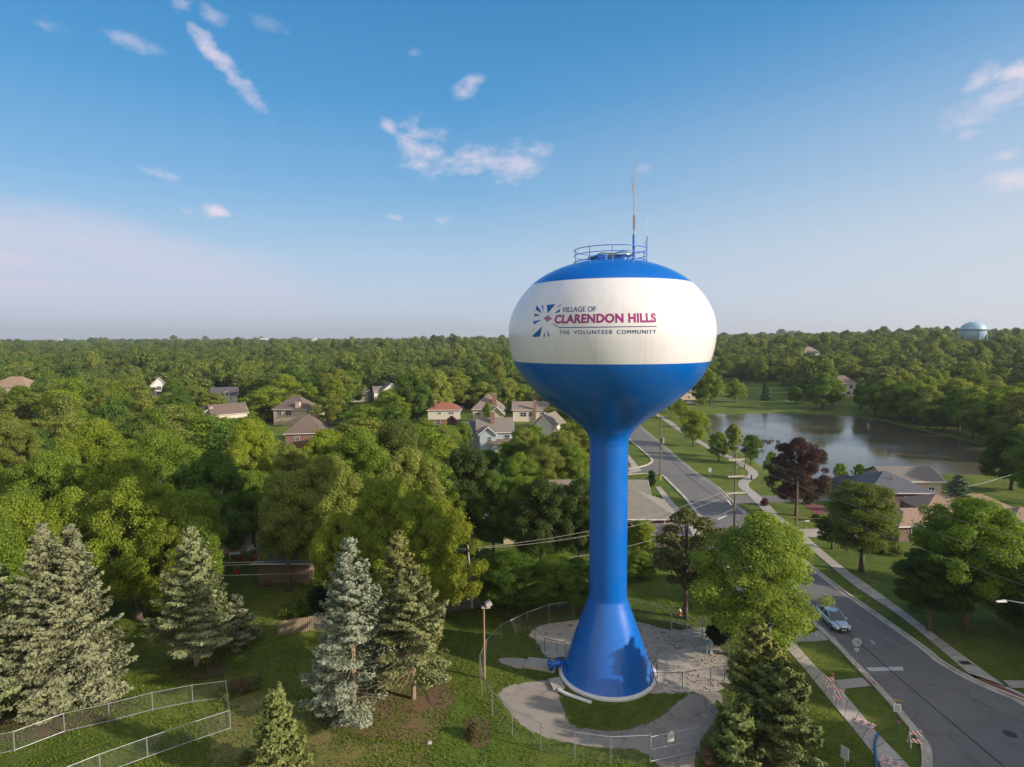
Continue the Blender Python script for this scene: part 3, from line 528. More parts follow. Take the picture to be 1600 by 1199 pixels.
# guard rail on the roof
rail = MB(); RRr = 3.05
for zz, r in ((37.08, .035), (36.62, .03), (36.08, .04)):
    rail.tube([(RRr * math.cos(rad(a)), RRr * math.sin(rad(a)), zz) for a in range(0, 361, 6)], r, 6, False)
railo = rail.build('guard_rail', BLUE, tower, True)
for k in range(10):
    a = rad(36 * k + 12); MB().tube([(RRr * math.cos(a), RRr * math.sin(a), 35.85), (RRr * math.cos(a), RRr * math.sin(a), 37.08)], .04, 6).build('rail_post', BLUE, railo)
MB().lathe([(.001, 36.95), (.35, 36.92), (.75, 36.78), (.95, 36.6), (.8, 36.5), (.55, 36.48), (.55, 36.1)], 32, (.9, -.3)).build('roof_vent', STEEL, tower, True)
MB().lathe([(.001, 36.62), (.42, 36.6), (.55, 36.5), (.55, 36.1)], 24, (-.9, -.9)).build('roof_hatch', BLUE, tower, True)
hh = MB(); hh.box((-.1, -.8, 36.45), (1.1, .5, .3)); hh.box((-1.6, -.6, 36.35), (.6, .5, .25)); hh.tube([(-1.9, -1.0, 36.25), (-.9, -.9, 36.75), (.2, -.6, 36.72)], .05, 6); hh.build('hatch_frame', DARKM, tower)
mx_, my_ = 1.50, -2.3
an = MB(); an.tube([(mx_, my_, 35.9), (mx_, my_, 38.0)], .11, 8); ant = an.build('antenna_mast', BLUE, tower)
a2 = MB(); a2.tube([(mx_, my_, 38.0), (mx_, my_, 38.5), (mx_, my_, 41.0), (mx_, my_, 44.3)], [.05, .045, .035, .015], 6)
a2.box((mx_, my_, 38.95), (.15, .15, 1.1)); a2.tube([(mx_, my_, 43.2), (mx_ + .22, my_, 43.2), (mx_ + .22, my_, 43.8)], .018, 5); a2.tube([(mx_, my_, 41.9), (mx_ - .2, my_, 41.9), (mx_ - .2, my_, 42.5)], .018, 5); a2.tube([(mx_ - .16, my_, 41.2), (mx_ - .16, my_, 42.0)], .018, 5)
a2.build('whip_antenna', pm('antenna_grey', (.22, .19, .2), None, 3, .5), ant)
for zz in (38.7, 38.95, 39.2): pass
s2 = MB(); s2.tube([(2.98, -.5, 36.9), (2.98, -.5, 38.2)], .05, 6); s2.tube([(2.98, -.5, 37.3), (2.83, -.5, 37.45), (2.85, -.5, 37.75), (2.98, -.5, 37.8)], .025, 6); s2o = s2.build('small_antenna', BLUE, tower)
MB().tube([(3.0, -.5, 38.2), (3.0, -.5, 40.0)], .015, 5).build('fine_whip', PLW, s2o)
MB().tube([(1.1, .3, 36.1), (1.1, .3, 37.2)], .03, 6).build('vent_pipe', BLUE, tower)
# valve pipe at the foot's left side, with its blue handwheel
vp = MB(); vp.tube([(-3.55, .2, .9), (-4.4, .1, .9), (-4.9, 0, .82), (-5.05, 0, .3)], .20, 10); vp.tube([(-4.35, .1, .6), (-4.35, .1, 1.15)], .27, 12); vp.tube([(-5.15, 0, .8), (-5.15, 0, 1.1)], .22, 10); vp.build('valve_pipe', BLUE, tower, True)
MB().box((-3.35, -.9, 1.25), (.5, .55, .5), .2).build('valve_box', BLUE, tower)
# ladder-guard mesh panel against the foot's right side
lp = MB(); lp.tube([(3.35, -2.3, 2.0), (3.95, -1.45, 2.05), (4.15, -1.25, .2)], .04, 6); lp.tube([(3.35, -2.3, 2.0), (3.9, -2.0, .3)], .04, 6); lp.build('guard_frame', DARKM, tower)

def tank_hit(px, py):
    d = ray(px, py); o = Vector((-TX, -TY, CH)); t = 30.0
    while t < 70:
        p = o + d * t
        if math.hypot(p.x, p.y) < tank_r(p.z) and p.z < 36: break
        t += .02
    return math.atan2(p.y, p.x), p.z
def on_tank(th, z, lift=.012): r = tank_r(z) + lift; return Vector((r * math.cos(th), r * math.sin(th), z))
def lettering(text, name, mat, x0, x1, ybl0, ybl1, ytop0, offset=0, space=1.0, shear=0, bold=0):
    cu = bpy.data.curves.new(name, 'FONT'); cu.body = text; cu.size = 1; cu.offset = offset; cu.space_character = space; cu.shear = shear; cu.resolution_u = 5
    to = bpy.data.objects.new(name, cu); C.objects.link(to); bpy.context.view_layer.update()
    me = bpy.data.meshes.new_from_object(to.evaluated_get(bpy.context.evaluated_depsgraph_get())); bpy.data.objects.remove(to)
    bm = bmesh.new(); bm.from_mesh(me); bmesh.ops.triangulate(bm, faces=bm.faces)
    wd_ = max(v.co.x for v in bm.verts)
    for k in range(1, int(wd_ / .3)): bmesh.ops.bisect_plane(bm, geom=bm.verts[:] + bm.edges[:] + bm.faces[:], plane_co=(k * .3, 0, 0), plane_no=(1, 0, 0))
    if bold:
        base = bm.verts[:] + bm.edges[:] + bm.faces[:]
        for k_ in (1, 2):
            nw = [e for e in bmesh.ops.duplicate(bm, geom=base)['geom'] if isinstance(e, bmesh.types.BMVert)]
            for v in nw: v.co.x += bold * k_; v.co.z = .0025 * k_
    xs_ = [v.co.x for v in bm.verts]; a, b = min(xs_), max(xs_); hc = max(v.co.y for v in bm.verts)
    t0, z0 = tank_hit(x0, ybl0); t1, z1 = tank_hit(x1, ybl1); _, zt = tank_hit(x0, ytop0); kh = (zt - z0) / hc
    for v in bm.verts:
        u = (v.co.x - a) / (b - a); v.co = on_tank(t0 + (t1 - t0) * u, z0 + (z1 - z0) * u + v.co.y * kh, .012 + v.co.z)
    bm.to_mesh(me); bm.free(); me.materials.clear(); me.materials.append(mat); me.name = name
    o = bpy.data.objects.new(name, me); C.objects.link(o); o.parent = tower; return o
q = lambda a, b: (760 + a / 4, 420 + b / 4)
lettering('VILLAGE OF', 'lettering', NAVY, *[q(472, 0)[0], q(685, 0)[0]], q(0, 272)[1], q(0, 268)[1], q(0, 240)[1], 0, 1.02, bold=.02)
lettering('CLARENDON HILLS', 'lettering', PURPLE, q(425, 0)[0], q(1062, 0)[0], q(0, 341)[1], q(0, 333)[1], q(0, 288)[1], .045, 1.05)
for w_, xa, xb in (('THE', 456, 522), ('VOLUNTEER', 546, 790), ('COMMUNITY', 815, 1060)):
    ya, yb = 410 - 4 * (xa - 456) / 604, 410 - 4 * (xb - 456) / 604; lettering(w_, 'lettering', NAVY, q(xa, 0)[0], q(xb, 0)[0], q(0, ya)[1], q(0, yb)[1], q(0, ya - 24)[1], 0, 1.25, bold=.022)
def on_band(polys, name, mat):
    bm = bmesh.new()
    for P in polys: bm.faces.new([bm.verts.new((p[0], p[1], 0)) for p in P])
    bmesh.ops.triangulate(bm, faces=bm.faces)
    x0 = min(v.co.x for v in bm.verts); x1 = max(v.co.x for v in bm.verts); y0 = min(v.co.y for v in bm.verts); y1 = max(v.co.y for v in bm.verts)
    for k in range(1, int((x1 - x0) / 9) + 1): bmesh.ops.bisect_plane(bm, geom=bm.verts[:] + bm.edges[:] + bm.faces[:], plane_co=(x0 + k * 9, 0, 0), plane_no=(1, 0, 0))
    for k in range(1, int((y1 - y0) / 12) + 1): bmesh.ops.bisect_plane(bm, geom=bm.verts[:] + bm.edges[:] + bm.faces[:], plane_co=(0, y0 + k * 12, 0), plane_no=(0, 1, 0))
    for v in bm.verts: v.co = on_tank(*tank_hit(*q(v.co.x, v.co.y)))
    me = bpy.data.meshes.new(name); bm.to_mesh(me); bm.free(); me.materials.append(mat); o = bpy.data.objects.new(name, me); C.objects.link(o); o.parent = tower; return o
bar = [[(415, 345), (421, 344), (458, 366), (455, 370)]]
for k in range(24):
    a = 455 + (1065 - 455) * k / 24; b = 455 + (1065 - 455) * (k + 1) / 24; ya = 366 - 8 * (a - 455) / 610; yb = 366 - 8 * (b - 455) / 610; bar.append([(a, ya), (b, yb), (b, yb + 5), (a, ya + 5)])
on_band(bar, 'underline', NAVY)
on_band([[(308, 256), (312, 238), (320, 232), (349, 279)], [(344, 231), (354, 226), (360, 266)], [(378, 227), (433, 221), (383, 279)], [(424, 279), (463, 250), (459, 272)], [(440, 248), (464, 220), (467, 224), (452, 240)],
         [(300, 280), (339, 291), (301, 298)], [(293, 330), (346, 318), (297, 348)], [(291, 416), (350, 361), (335, 425), (292, 427)], [(291, 380), (299, 376), (292, 386)], [(357, 425), (363, 396), (367, 425)], [(378, 376), (387, 424), (396, 421)], [(411, 415), (425, 424), (416, 420)]], 'sunburst_emblem', LOGOB)
fl = []
for k in range(8):
    a = 2 * math.pi * k / 8 + .2; c = math.cos(a); s_ = math.sin(a); w_ = 6.5; r0, r1 = 4, 30 if k % 2 == 0 else 23
    cx, cy = 384 + 0, 311; n_ = (-s_, c)
    fl.append([(cx + c * r0 - n_[0] * 2, cy + s_ * r0 - n_[1] * 2), (cx + c * r1 * .7 - n_[0] * w_, cy + s_ * r1 * .6 - n_[1] * w_), (cx + c * r1, cy + s_ * r1 * .85), (cx + c * r1 * .7 + n_[0] * w_ * .3, cy + s_ * r1 * .6 + n_[1] * w_ * .3), (cx + c * r0 + n_[0] * 2, cy + s_ * r0 + n_[1] * 2)])
on_band(fl, 'flower_emblem', PURPLE)

def slab_thing(name, px, z, mat, label, cat):
    P = pxs(px); c = sum(P, Vector()) / len(P); o = MB().prism([(p.x - c.x, p.y - c.y) for p in P], 0, z).build(name, mat); fixn(o); o.location = (c.x, c.y, 0.01); return tag(o, label, cat)
slab_thing('concrete_slab', z3([(440, 530), (610, 550), (578, 600), (413, 570)]), .35, DRIVE, 'long flat concrete slab under the blue valve pipe left of the tower foot', 'slab')
slab_thing('concrete_slab', z3([(545, 640), (606, 628), (638, 688), (573, 698)]), .18, DRIVE, 'small square concrete pad at the end of the drive, touching the tower foot', 'slab')
P = pxs(z3([(600, 688), (640, 710), (780, 758)]), .15); o = MB().tube(P, .14, 8).build('drain_pipe', PLW); tag(o, 'white drain pipe lying on the grass along the front of the tower foot', 'pipe')

# ------------------------------------------------------------------ fences
def clink_fence(name, pts, h, label, group=None, post_r=.026, rail=True, spacing=None, barb=False, mat=GALV, bottom=False):
    P = [Vector((p.x, p.y, 0)) for p in pts]; c = P[0].copy(); root = empty(name, c, 0, label, 'fence', group)
    for p in P: MB().tube([p - c, p - c + Vector((0, 0, h + .05))], post_r, 6).build('post', mat, root)
    m = MB()
    for zz in ([h - .02] if rail else []) + ([.12] if bottom else []): m.tube([p - c + Vector((0, 0, zz)) for p in P], .026, 6)
    if m.v: m.build('rail', mat, root)
    k = MB(); uv = []; Ln = 0
    for i, p in enumerate(P):
        if i: Ln += (p - P[i - 1]).length
        k.v += [tuple(p - c + Vector((0, 0, .04))), tuple(p - c + Vector((0, 0, h - .03)))]; uv += [(Ln, 0), (Ln, h)]
    k.f = [(2 * i, 2 * i + 2, 2 * i + 3, 2 * i + 1) for i in range(len(P) - 1)]; k.uv = uv; k.build('mesh', LINK, root); return root
FP = smooth_line(pxs([(1016, 1193), (954, 1196), (898, 1188), (845, 1173), (800.6, 1149), (769, 1121.5), (753, 1087), (750, 1061), (760, 1035), (783, 1009), (824, 988), (858, 975), (895.5, 969), (940, 965), (990, 966), (1049, 985)]), 1)
clink_fence('chain_link_fence', FP, 2.1, 'tall curved chain link fence sweeping round the left and front of the tower plot', barb=True)
clink_fence('chain_link_fence', pxs([(1097, 999), (1118, 1008), (1138, 1030), (1146, 1060), (1146, 1095), (1135, 1130), (1114, 1156), (1092.5, 1176)]), 2.1, 'tall chain link fence along the right side of the tower plot, half hidden by pines')
clink_fence('chain_link_fence', pxs([(824, 988), (836, 1002), (851, 1018), (870, 1022), (884, 1025)]), 1.3, 'short low chain link fence between gravel and grass left of the tower foot', mat=DARKM)
clink_fence('chain_link_fence', pxs([(1016, 1078), (1066, 1077), (1110, 1070), (1132, 1066)]), 1.5, 'low chain link fence running right from the tower foot along the gravel edge', mat=DARKM)
clink_fence('chain_link_fence', pxs([(-60, 1192), (22.7, 1175), (101, 1145), (171, 1129), (238.6, 1111), (301, 1098.6), (354, 1092), (360, 1140), (298, 1161), (230.6, 1185), (157, 1212), (90, 1240)]), 1.55, 'low galvanised chain link fence enclosing the lawn in the bottom left corner', post_r=.04, bottom=True)
def gate(name, a, b, h, label, sign=False):
    root = empty(name, a, math.atan2(b.y - a.y, b.x - a.x), label, 'gate'); Lg = (b - a).length
    f = MB()
    for s0, s1 in ((0, Lg * .5 - .04), (Lg * .5 + .04, Lg)):
        f.tube([(s0, 0, .15), (s1, 0, .15), (s1, 0, h), (s0, 0, h), (s0, 0, .15)], .03, 6); f.tube([(s0, 0, h * .52), (s1, 0, h * .52)], .025, 6)
    f.build('gate_frame', GALV, root)
    for s in (0, Lg): MB().tube([(s, 0, 0), (s, 0, h + .25)], .055, 8).build('post', GALV, root)
    k = MB(); k.v = [(0, 0, .15), (Lg, 0, .15), (Lg, 0, h), (0, 0, h)]; k.f = [(0, 1, 2, 3)]; k.uv = [(0, 0), (Lg, 0), (Lg, h), (0, h)]; k.build('mesh', LINK, root)
    return root, Lg
g, Lg = gate('double_gate', at(1016, 1193), at(1092.5, 1176), 1.95, 'double leaf mesh gate with a notice hung on it before the tower')
sg = MB(); sg.box((Lg * .4, -.06, 1.62), (.5, .02, .62)); sg.box((Lg * .41, -.06, 2.02), (.24, .02, .2)); sgo = sg.build('notice', PLW, g)
s3 = MB()
for zz in (1.84, 1.78, 1.72): s3.box((Lg * .4, -.075, zz), (.36, .006, .022))
s3.build('red_text_lines', PLR, sgo); s4 = MB()
for zz in (1.64, 1.58, 1.52, 1.46, 1.40): s4.box((Lg * .4, -.075, zz), (.36 - .1 * (zz < 1.45), .006, .015))
s4.build('grey_text_lines', pm('grey_ink', (.2, .25, .22)), sgo)
gate('yard_gate', at(1049, 985), at(1097, 999), 1.9, 'plain mesh gate at the back right of the gravel yard')
def board_fence(name, px, h, label, mat):
    P = pxs(px); c = P[0].copy(); root = empty(name, c, 0, label, 'fence'); m = MB(); rnd = random.Random(3)
    for a, b in zip(P, P[1:]):
        Ln = (b - a).length; n = max(1, int(Ln / .17)); t = (b - a) / Ln; an_ = math.atan2(t.y, t.x)
        for i in range(n): hh_ = h + rnd.uniform(-.05, .05); m.box(a - c + t * (i + .5) * Ln / n + Vector((0, 0, hh_ / 2)), (.15, .02, hh_), an_)
        MB().box((a + b) / 2 - c + Vector((0, 0, h * .75)) + Vector((-t.y, t.x, 0)) * .04, (Ln, .05, .09), an_).build('rail', mat, root)
    m.build('boards', mat, root)
    for p in P: MB().box(p - c + Vector((0, .09, h / 2)), (.1, .1, h)).build('post', mat, root)
    return root
WD = pm('weathered_boards', (.27, .21, .15), (.17, .13, .095), 3, .9, stretch=(4, 4, .3)); WD2 = pm('grey_boards', (.17, .145, .12), (.10, .088, .075), 3, .9, stretch=(4, 4, .3))
board_fence('wooden_fence', [(434, 994), (460, 990), (490, 985), (520, 984)], 1.5, 'short sunlit wooden board fence on the lawn beside the silvery blue spruce', WD)
board_fence('wooden_fence', [(640, 965), (697, 957), (738, 950), (775, 945)], 1.9, 'grey wooden board fence in shade behind the olive spruces', WD2)

# ------------------------------------------------------------------ poles and wires
def tlen(a, b): return (Vector(b) - Vector(a)).length
def upole(name, p, h, label, arms=(), r=.16, mat=WOODP, lean=(0, 0), az=0, parts=None):
    root = empty(name, p, az, label, 'pole'); m = MB(); m.tube([(0, 0, -.2), (lean[0], lean[1], h)], [r, r * .7], 10); m.build('pole', mat, root)
    for zz, ln in arms:
        a = MB(); a.box((0, -r - .07, zz), (ln, .14, .2)); ao = a.build('crossarm', pm('grey_crossarm', (.46, .42, .36), (.36, .33, .28), 3, .8), root)
        for s in (-1, -.5, .5, 1): MB().tube([(s * ln * .47, -r - .07, zz + .1), (s * ln * .47, -r - .07, zz + .32)], .05, 6).build('insulator', pm('insulator', (.25, .22, .2), None, 3, .3), ao)
    return root
def place(px, py, z=0): return at(px, py, z)
pA = at(1031.5, 751); PAp = upole('utility_pole', pA, 14.3, 'tall wooden utility pole with a transformer, at the corner of the side street', [], r=.17)
tb = MB(); tb.tube([(.42, -.15, 7.9), (.42, -.15, 9.0)], .27, 12); tb.build('transformer', GALV, PAp); MB().box((.2, 0, 8.2), (.3, .1, .1)).build('bracket', DARKM, PAp)
tb = MB(); tb.tube([(0, 0, .1), (0, 0, 1.0)], .19, 10); tb.build('yellow_guard', pm('yellow_guard', (.5, .4, .05)), PAp)
pB = at(1146, 866); PBp = upole('utility_pole', pB, 14.1, 'wooden utility pole with four crossarms in front of the round young trees by the road', [(13.2, 2.3), (10.9, 2.4), (8.6, 2.8)], r=.16, az=.15)
MB().tube([(.15, 0, 12.0), (1.2, .1, 12.9)], .04, 6).build('brace', GALV, PBp); MB().tube([(-1.0, .2, 7.6), (0, .1, 6.2)], .04, 6).build('brace', GALV, PBp)
pC = at(1243.5, 838); PCp = upole('utility_pole', pC, 8.3, 'wooden pole with a short lamp arm beside the driveway under the purple maple', [], r=.15)
m = MB(); m.tube([(0, 0, 1.9), (.8, -.1, 2.3), (1.3, -.1, 2.35)], .05, 6); m.build('lamp_arm', GALV, PCp); MB().box((1.6, -.1, 2.35), (.7, .22, .12)).build('lamp_head', PLW, PCp)
MB().tube([(0, 0, 7.8), (1.3, .3, .2)], .03, 5).build('guy_wire', WOODP, PCp)
pD = at(738, 951); PDp = upole('utility_pole', pD, 7.0, 'leaning white utility pole behind the grey wooden fence', [], r=.12, mat=pm('bleached_pole', (.5, .49, .47), (.34, .33, .31), 3, .9), lean=(-.45, .5))
MB().box((-.42, .42, 6.5), (1.3, .1, .12)).build('crossarm', WOODP, PDp)
pE = at(229, 965); PEp = upole('utility_pole', pE, 6.2, 'thin wooden pole left of the green spruce carrying the yard wires', [], r=.1)
LAMP = at(757, 1061); lp_ = upole('floodlight_pole', LAMP, 6.35, 'brown wooden pole with a boxy floodlight on top beside the curved fence', [], r=.11, mat=pm('brown_pole', (.33, .21, .14), (.22, .14, .1), 3, .9, stretch=(1, 1, .15)))
fb = MB(); fb.box((.18, -.05, 6.52), (.75, .3, .16), .15); fb.box((.42, -.1, 6.85), (.5, .4, .42), .3, Matrix.Rotation(.3, 3, 'Z') @ Matrix.Rotation(-.5, 3, 'Y')); fb.build('floodlight', pm('lamp_housing', (.42, .36, .33)), lp_)
# street lamp at the right edge of the frame: arm reaches in from the right
sl0 = atY(1557, 940, 45); sl1 = atY(1660, 965, 45.5)
slr = empty('street_lamp', (sl1.x + 1.0, sl1.y, 0), 0, 'pale curved street lamp arm reaching in at the right edge over the dark trees', 'street lamp')
o_ = Vector((sl1.x + 1.0, sl1.y, 0))
MB().tube([(0, 0, 0), (0, 0, sl1.z - .6), (-.3, 0, sl1.z - .1), (-1.2, 0, sl1.z + .25), (-2.6, 0, sl1.z + .9), tuple(sl0 + Vector((.75, .0, .1)) - o_)], [.11, .08, .065, .055, .05, .045], 8).build('arm', GALV, slr, True)
m = MB(); c = sl0 + Vector((.35, 0, .03)) - o_; m.add([Vector(c) + Vector(v) for v in [(-.4, -.09, -.05), (-.4, .09, -.05), (.4, .12, -.06), (.4, -.12, -.06), (-.34, -.05, .02), (-.34, .05, .02), (.35, .08, .09), (.35, -.08, .09)]], [(0, 1, 2, 3), (4, 7, 6, 5), (0, 4, 5, 1), (1, 5, 6, 2), (2, 6, 7, 3), (3, 7, 4, 0)]); fixn(m.build('lamp_head', PLW, slr))
def wire(label, a, b, sag, r=.016, mat=WIREM, name='overhead_wire', group=None):
    a = Vector(a); b = Vector(b); n = 24; pts = [a.lerp(b, i / n) - Vector((0, 0, 4 * sag * (i / n) * (1 - i / n))) for i in range(n + 1)]
    c = a.copy(); o = MB().tube([p - c for p in pts], r, 5).build(name, mat); o.location = c; return tag(o, label, 'wire', group)
W1 = 'wires between the leaning pole and the pole by the road'
wire('upper of the two close wires crossing behind the tower column', pD + Vector((-.9, .42, 6.65)), pB + Vector((-1.0, .1, 8.9)), 1.3, group=W1)
wire('lower of the two close wires crossing behind the tower column', pD + Vector((.1, .42, 6.65)), pB + Vector((.9, .1, 8.9)), 1.6, group=W1)
wire('single thin wire slung below the pair behind the tower column', pD + Vector((-.3, .3, 4.9)), pB + Vector((0, 0, 6.4)), 2.0)
wl0 = atY(-80, 985, 60)
wire('upper pair wire crossing the shaded yard left of the spruce', pD + Vector((-.9, .42, 6.65)), pE + Vector((0, 0, 6.0)), .5)
wire('lower yard wire crossing the dark lawn in front of the brick garage', pD + Vector((-.3, .3, 4.9)), pE + Vector((0, 0, 4.6)), .35)
wire('second thin wire close under the upper one over the shaded yard', pD + Vector((.1, .42, 6.5)), pE + Vector((.1, 0, 5.7)), .5)
wire('wire leaving the thin wooden pole to the left, behind the double spruces', pE + Vector((0, 0, 5.3)), wl0, 1.0)
pF = Vector((45, 31, 0))
for nm, za, zb, xo in (('highest of the pale wires over the dark trees on the right', 14.0, 14.5, .9), ('second highest pale wire over the dark trees on the right', 13.4, 12.9, -1.0), ('lowest pale wire passing in front of the right hand lawn', 10.9, 10.2, .9)):
    wire(nm, pB + Vector((xo, 0, za)), pF + Vector((xo, 0, zb)), .9, .013)
ca = atY(1325, 1000, 52); cb = atY(1570, 1200, 34)
wire('thick black cable hanging low over the road in front of the car', ca + (ca - cb) * .62 + Vector((0, 0, 1.2)), cb + (cb - ca) * .15, .2, .035, WIREB)
ca = atY(1435, 1012, 50); cb = atY(1600, 1120, 40)
wire('thin pale wire slanting over the far kerb of the road near the red crossing pad', ca + Vector((-4, 7, .8)), cb + (cb - ca) * .2, .15, .016)
wire('black cable shadowing the road between the two wooden utility poles', pA + Vector((0, 0, 7.0)), pB + Vector((0, 0, 6.6)), 1.2, .04, WIREB)
for i, (zz, x_) in enumerate(((14.0, -1.0), (14.0, 1.0))):
    wire(('left', 'right')[i] + ' one of the top wires between the two wooden utility poles', pA + Vector((x_ * .4, 0, zz)), pB + Vector((x_, 0, 13.5)), 1.0, .018)
wire('pale wire from the lamp arm pole toward the ranch house', pC + Vector((0, 0, 7.9)), at(1475, 850, 6.0), .8, .018)
wire('pale wire crossing at the far right in front of the round dark tree', at(1490, 765, 5.0), at(1600, 735, 6.5), .3, .02)
wire('pale cross wire running level from the lamp arm pole to the right', pC + Vector((-1.2, 0, 3.0)), pC + Vector((6.0, -1, 2.9)), .1, .03, pm('copper_cable', (.35, .2, .12)))

# ------------------------------------------------------------------ street furniture
def sign_text(txt, size, parent, loc, mat, name='sign_text', rx=rad(90), rz=0):
    cu = bpy.data.curves.new(name, 'FONT'); cu.body = txt; cu.size = size; cu.align_x = 'CENTER'; cu.align_y = 'CENTER'
    to = bpy.data.objects.new(name, cu); C.objects.link(to); bpy.context.view_layer.update(); me = bpy.data.meshes.new_from_object(to.evaluated_get(bpy.context.evaluated_depsgraph_get())); bpy.data.objects.remove(to)
    me.materials.clear(); me.materials.append(mat); o = bpy.data.objects.new(name, me); C.objects.link(o); o.parent = parent; o.location = loc; o.rotation_euler = (rx, 0, rz); return o
p = at(1337, 1050); r = empty('stop_sign', p, rad(-20), 'grey back of an octagonal stop sign beside the road in front of the car', 'sign')
MB().box((0, 0, 1.45), (.06, .05, 2.9)).build('post', GALV, r)
oc = [(math.cos(rad(22.5 + 45 * k)) * .40, math.sin(rad(22.5 + 45 * k)) * .40) for k in range(8)]
m = MB(); m.add([(a, -.035, 2.75 + b) for a, b in oc] + [(a, -.05, 2.75 + b) for a, b in oc], [tuple(range(8)), tuple(range(8, 16))[::-1]] + [(i, 8 + i, 8 + (i + 1) % 8, (i + 1) % 8) for i in range(8)]); fixn(m.build('panel', pm('sign_back', (.42, .43, .45), (.36, .37, .39), 2, .5), r)); 
MB().box((0, -.03, 2.05), (.4, .02, .3)).build('small_panel', pm('sign_back', (.42, .43, .45)), r)
p = at(1400, 1150); r = empty('road_sign', p, rad(-25), 'white rectangular sign with a small yellow name plate on the grass verge', 'sign')
MB().box((0, 0, 1.45), (.06, .05, 2.9)).build('post', pm('green_post', (.06, .10, .07)), r)
b_ = MB(); b_.box((0, -.05, 2.2), (.5, .02, .62)); bo = b_.build('panel', PLW, r); s_ = MB()
for k in range(4): s_.box((0, -.065, 2.38 - k * .12), (.34, .006, .05))
s_.build('text_lines', pm('grey_ink', (.2, .25, .22)), bo)
MB().box((.05, -.03, 2.78), (.62, .02, .15)).build('name_plate', pm('yellow_plate', (.42, .28, .06)), r)
MB().box((.1, -.05, 1.15), (.3, .02, .18)).build('lower_plate', pm('faded_red_plate', (.3, .13, .11)), r)
p = at(1117 + 0, 752); p = at(1109, 752); r = empty('road_sign', p, rad(-15), 'small white sign on the grass between the road and the winding footpath', 'sign')
MB().box((0, 0, 1.2), (.06, .05, 2.4)).build('post', GALV, r); MB().box((0, -.04, 2.35), (.62, .02, .9)).build('panel', PLW, r)
p = at(1319, 1215); r = empty('road_sign', p, rad(-60), 'narrow grey sign seen nearly edge on at the bottom of the frame beside the pavement', 'sign')
MB().box((0, 0, 1.0), (.06, .05, 2.1)).build('post', GALV, r); MB().box((0, -.04, 1.75), (.55, .02, .85)).build('panel', pm('sign_back', (.42, .43, .45)), r)
for (a, b, h, lb) in ((1163, 733, .9, 'upper of two small dark bollards on the winding footpath'), (1174, 750, .9, 'lower of two small dark bollards on the winding footpath')):
    r = empty('bollard', at(a, b), 0, lb, 'bollard'); MB().box((0, 0, h / 2), (.22, .22, h)).build('post', pm('brown_post', (.09, .05, .04)), r); MB().box((0, 0, h + .04), (.28, .28, .08)).build('cap', DARKM, r)
# hose
hp = [at(1374, 1145, .08), at(1370, 1150, .4), at(1367, 1162, .25), at(1368, 1180, .1), at(1369, 1199, .1), at(1366, 1240, .1)]
hs_ = smooth_line(hp, 5); o = MB().tube(hs_, .09, 8).build('blue_pipe', PLB, None, True); tag(o, 'bent blue pipe lying across the pavement at the bottom of the frame', 'pipe')
def barricade(label, px, py, rz, flat=False, lamp=False):
    r = empty('barricade', at(px, py, .06), rz, label, 'barricade', 'striped barricades on the pavement and verge')
    for s in (-1, 1):
        if flat: MB().box((s * .32, 0, .05), (.06, 1.3, .05)).build('leg', PLW, r)
        else:
            MB().tube([(s * .34, -.32, 0), (s * .34, 0, 1.25)], .035, 6).build('leg', PLW, r); MB().tube([(s * .34, .32, 0), (s * .34, 0, 1.25)], .035, 6).build('leg', PLW, r)
    if flat:
        for y in (-.5, 0, .5): b = MB(); b.box((0, 0, 0), (.76, .03, .25)); o = b.build('board', STRIPE, r); o.location = (0, y, .1); o.rotation_euler = (rad(90), 0, 0)
    else:
        for z_, y in ((1.05, -.10), (.55, -.22)): b = MB(); b.box((0, 0, 0), (.8, .03, .27)); o = b.build('board', STRIPE, r); o.location = (0, y, z_); o.rotation_euler = (rad(-14), 0, 0)
    if lamp: MB().lathe([(.001, .28), (.08, .24), (.1, .1), (.07, 0)], 12).build('lamp', PLO, r).location = (.3, 0, 1.25)
    return r
barricade('upright striped barricade with an orange lamp on the pavement, nearest the pavement spur', 1295, 1079, .12, lamp=True)
barricade('upright striped barricade standing sideways just below the one with the lamp', 1310, 1098, -.45)
barricade('striped barricade lying flat on the pavement above the blue pipe', 1352, 1132, .75, flat=True)
barricade('striped barricade lying flat on the pavement at the bottom edge of the frame', 1392, 1192, .8, flat=True)
barricade('upright striped barricade on the grass verge beside the curved kerb', 1429, 1166, -.25)
o = MB().lathe([(.001, .012), (.42, .012), (.45, .004), (.45, .0)], 28).build('manhole_cover', pm('iron', (.03, .028, .028), (.05, .045, .04), 8, .7)); o.location = at(1578, 1147, .012); tag(o, 'dark round manhole cover in the road at the lower right', 'manhole cover')
o = MB().box((0, 0, .02), (.9, .55, .03)).build('drain_cover', pm('iron', (.03, .028, .028))); o.location = at(1508, 1036, .06); tag(o, 'dark metal drain cover in the right hand pavement', 'drain cover')
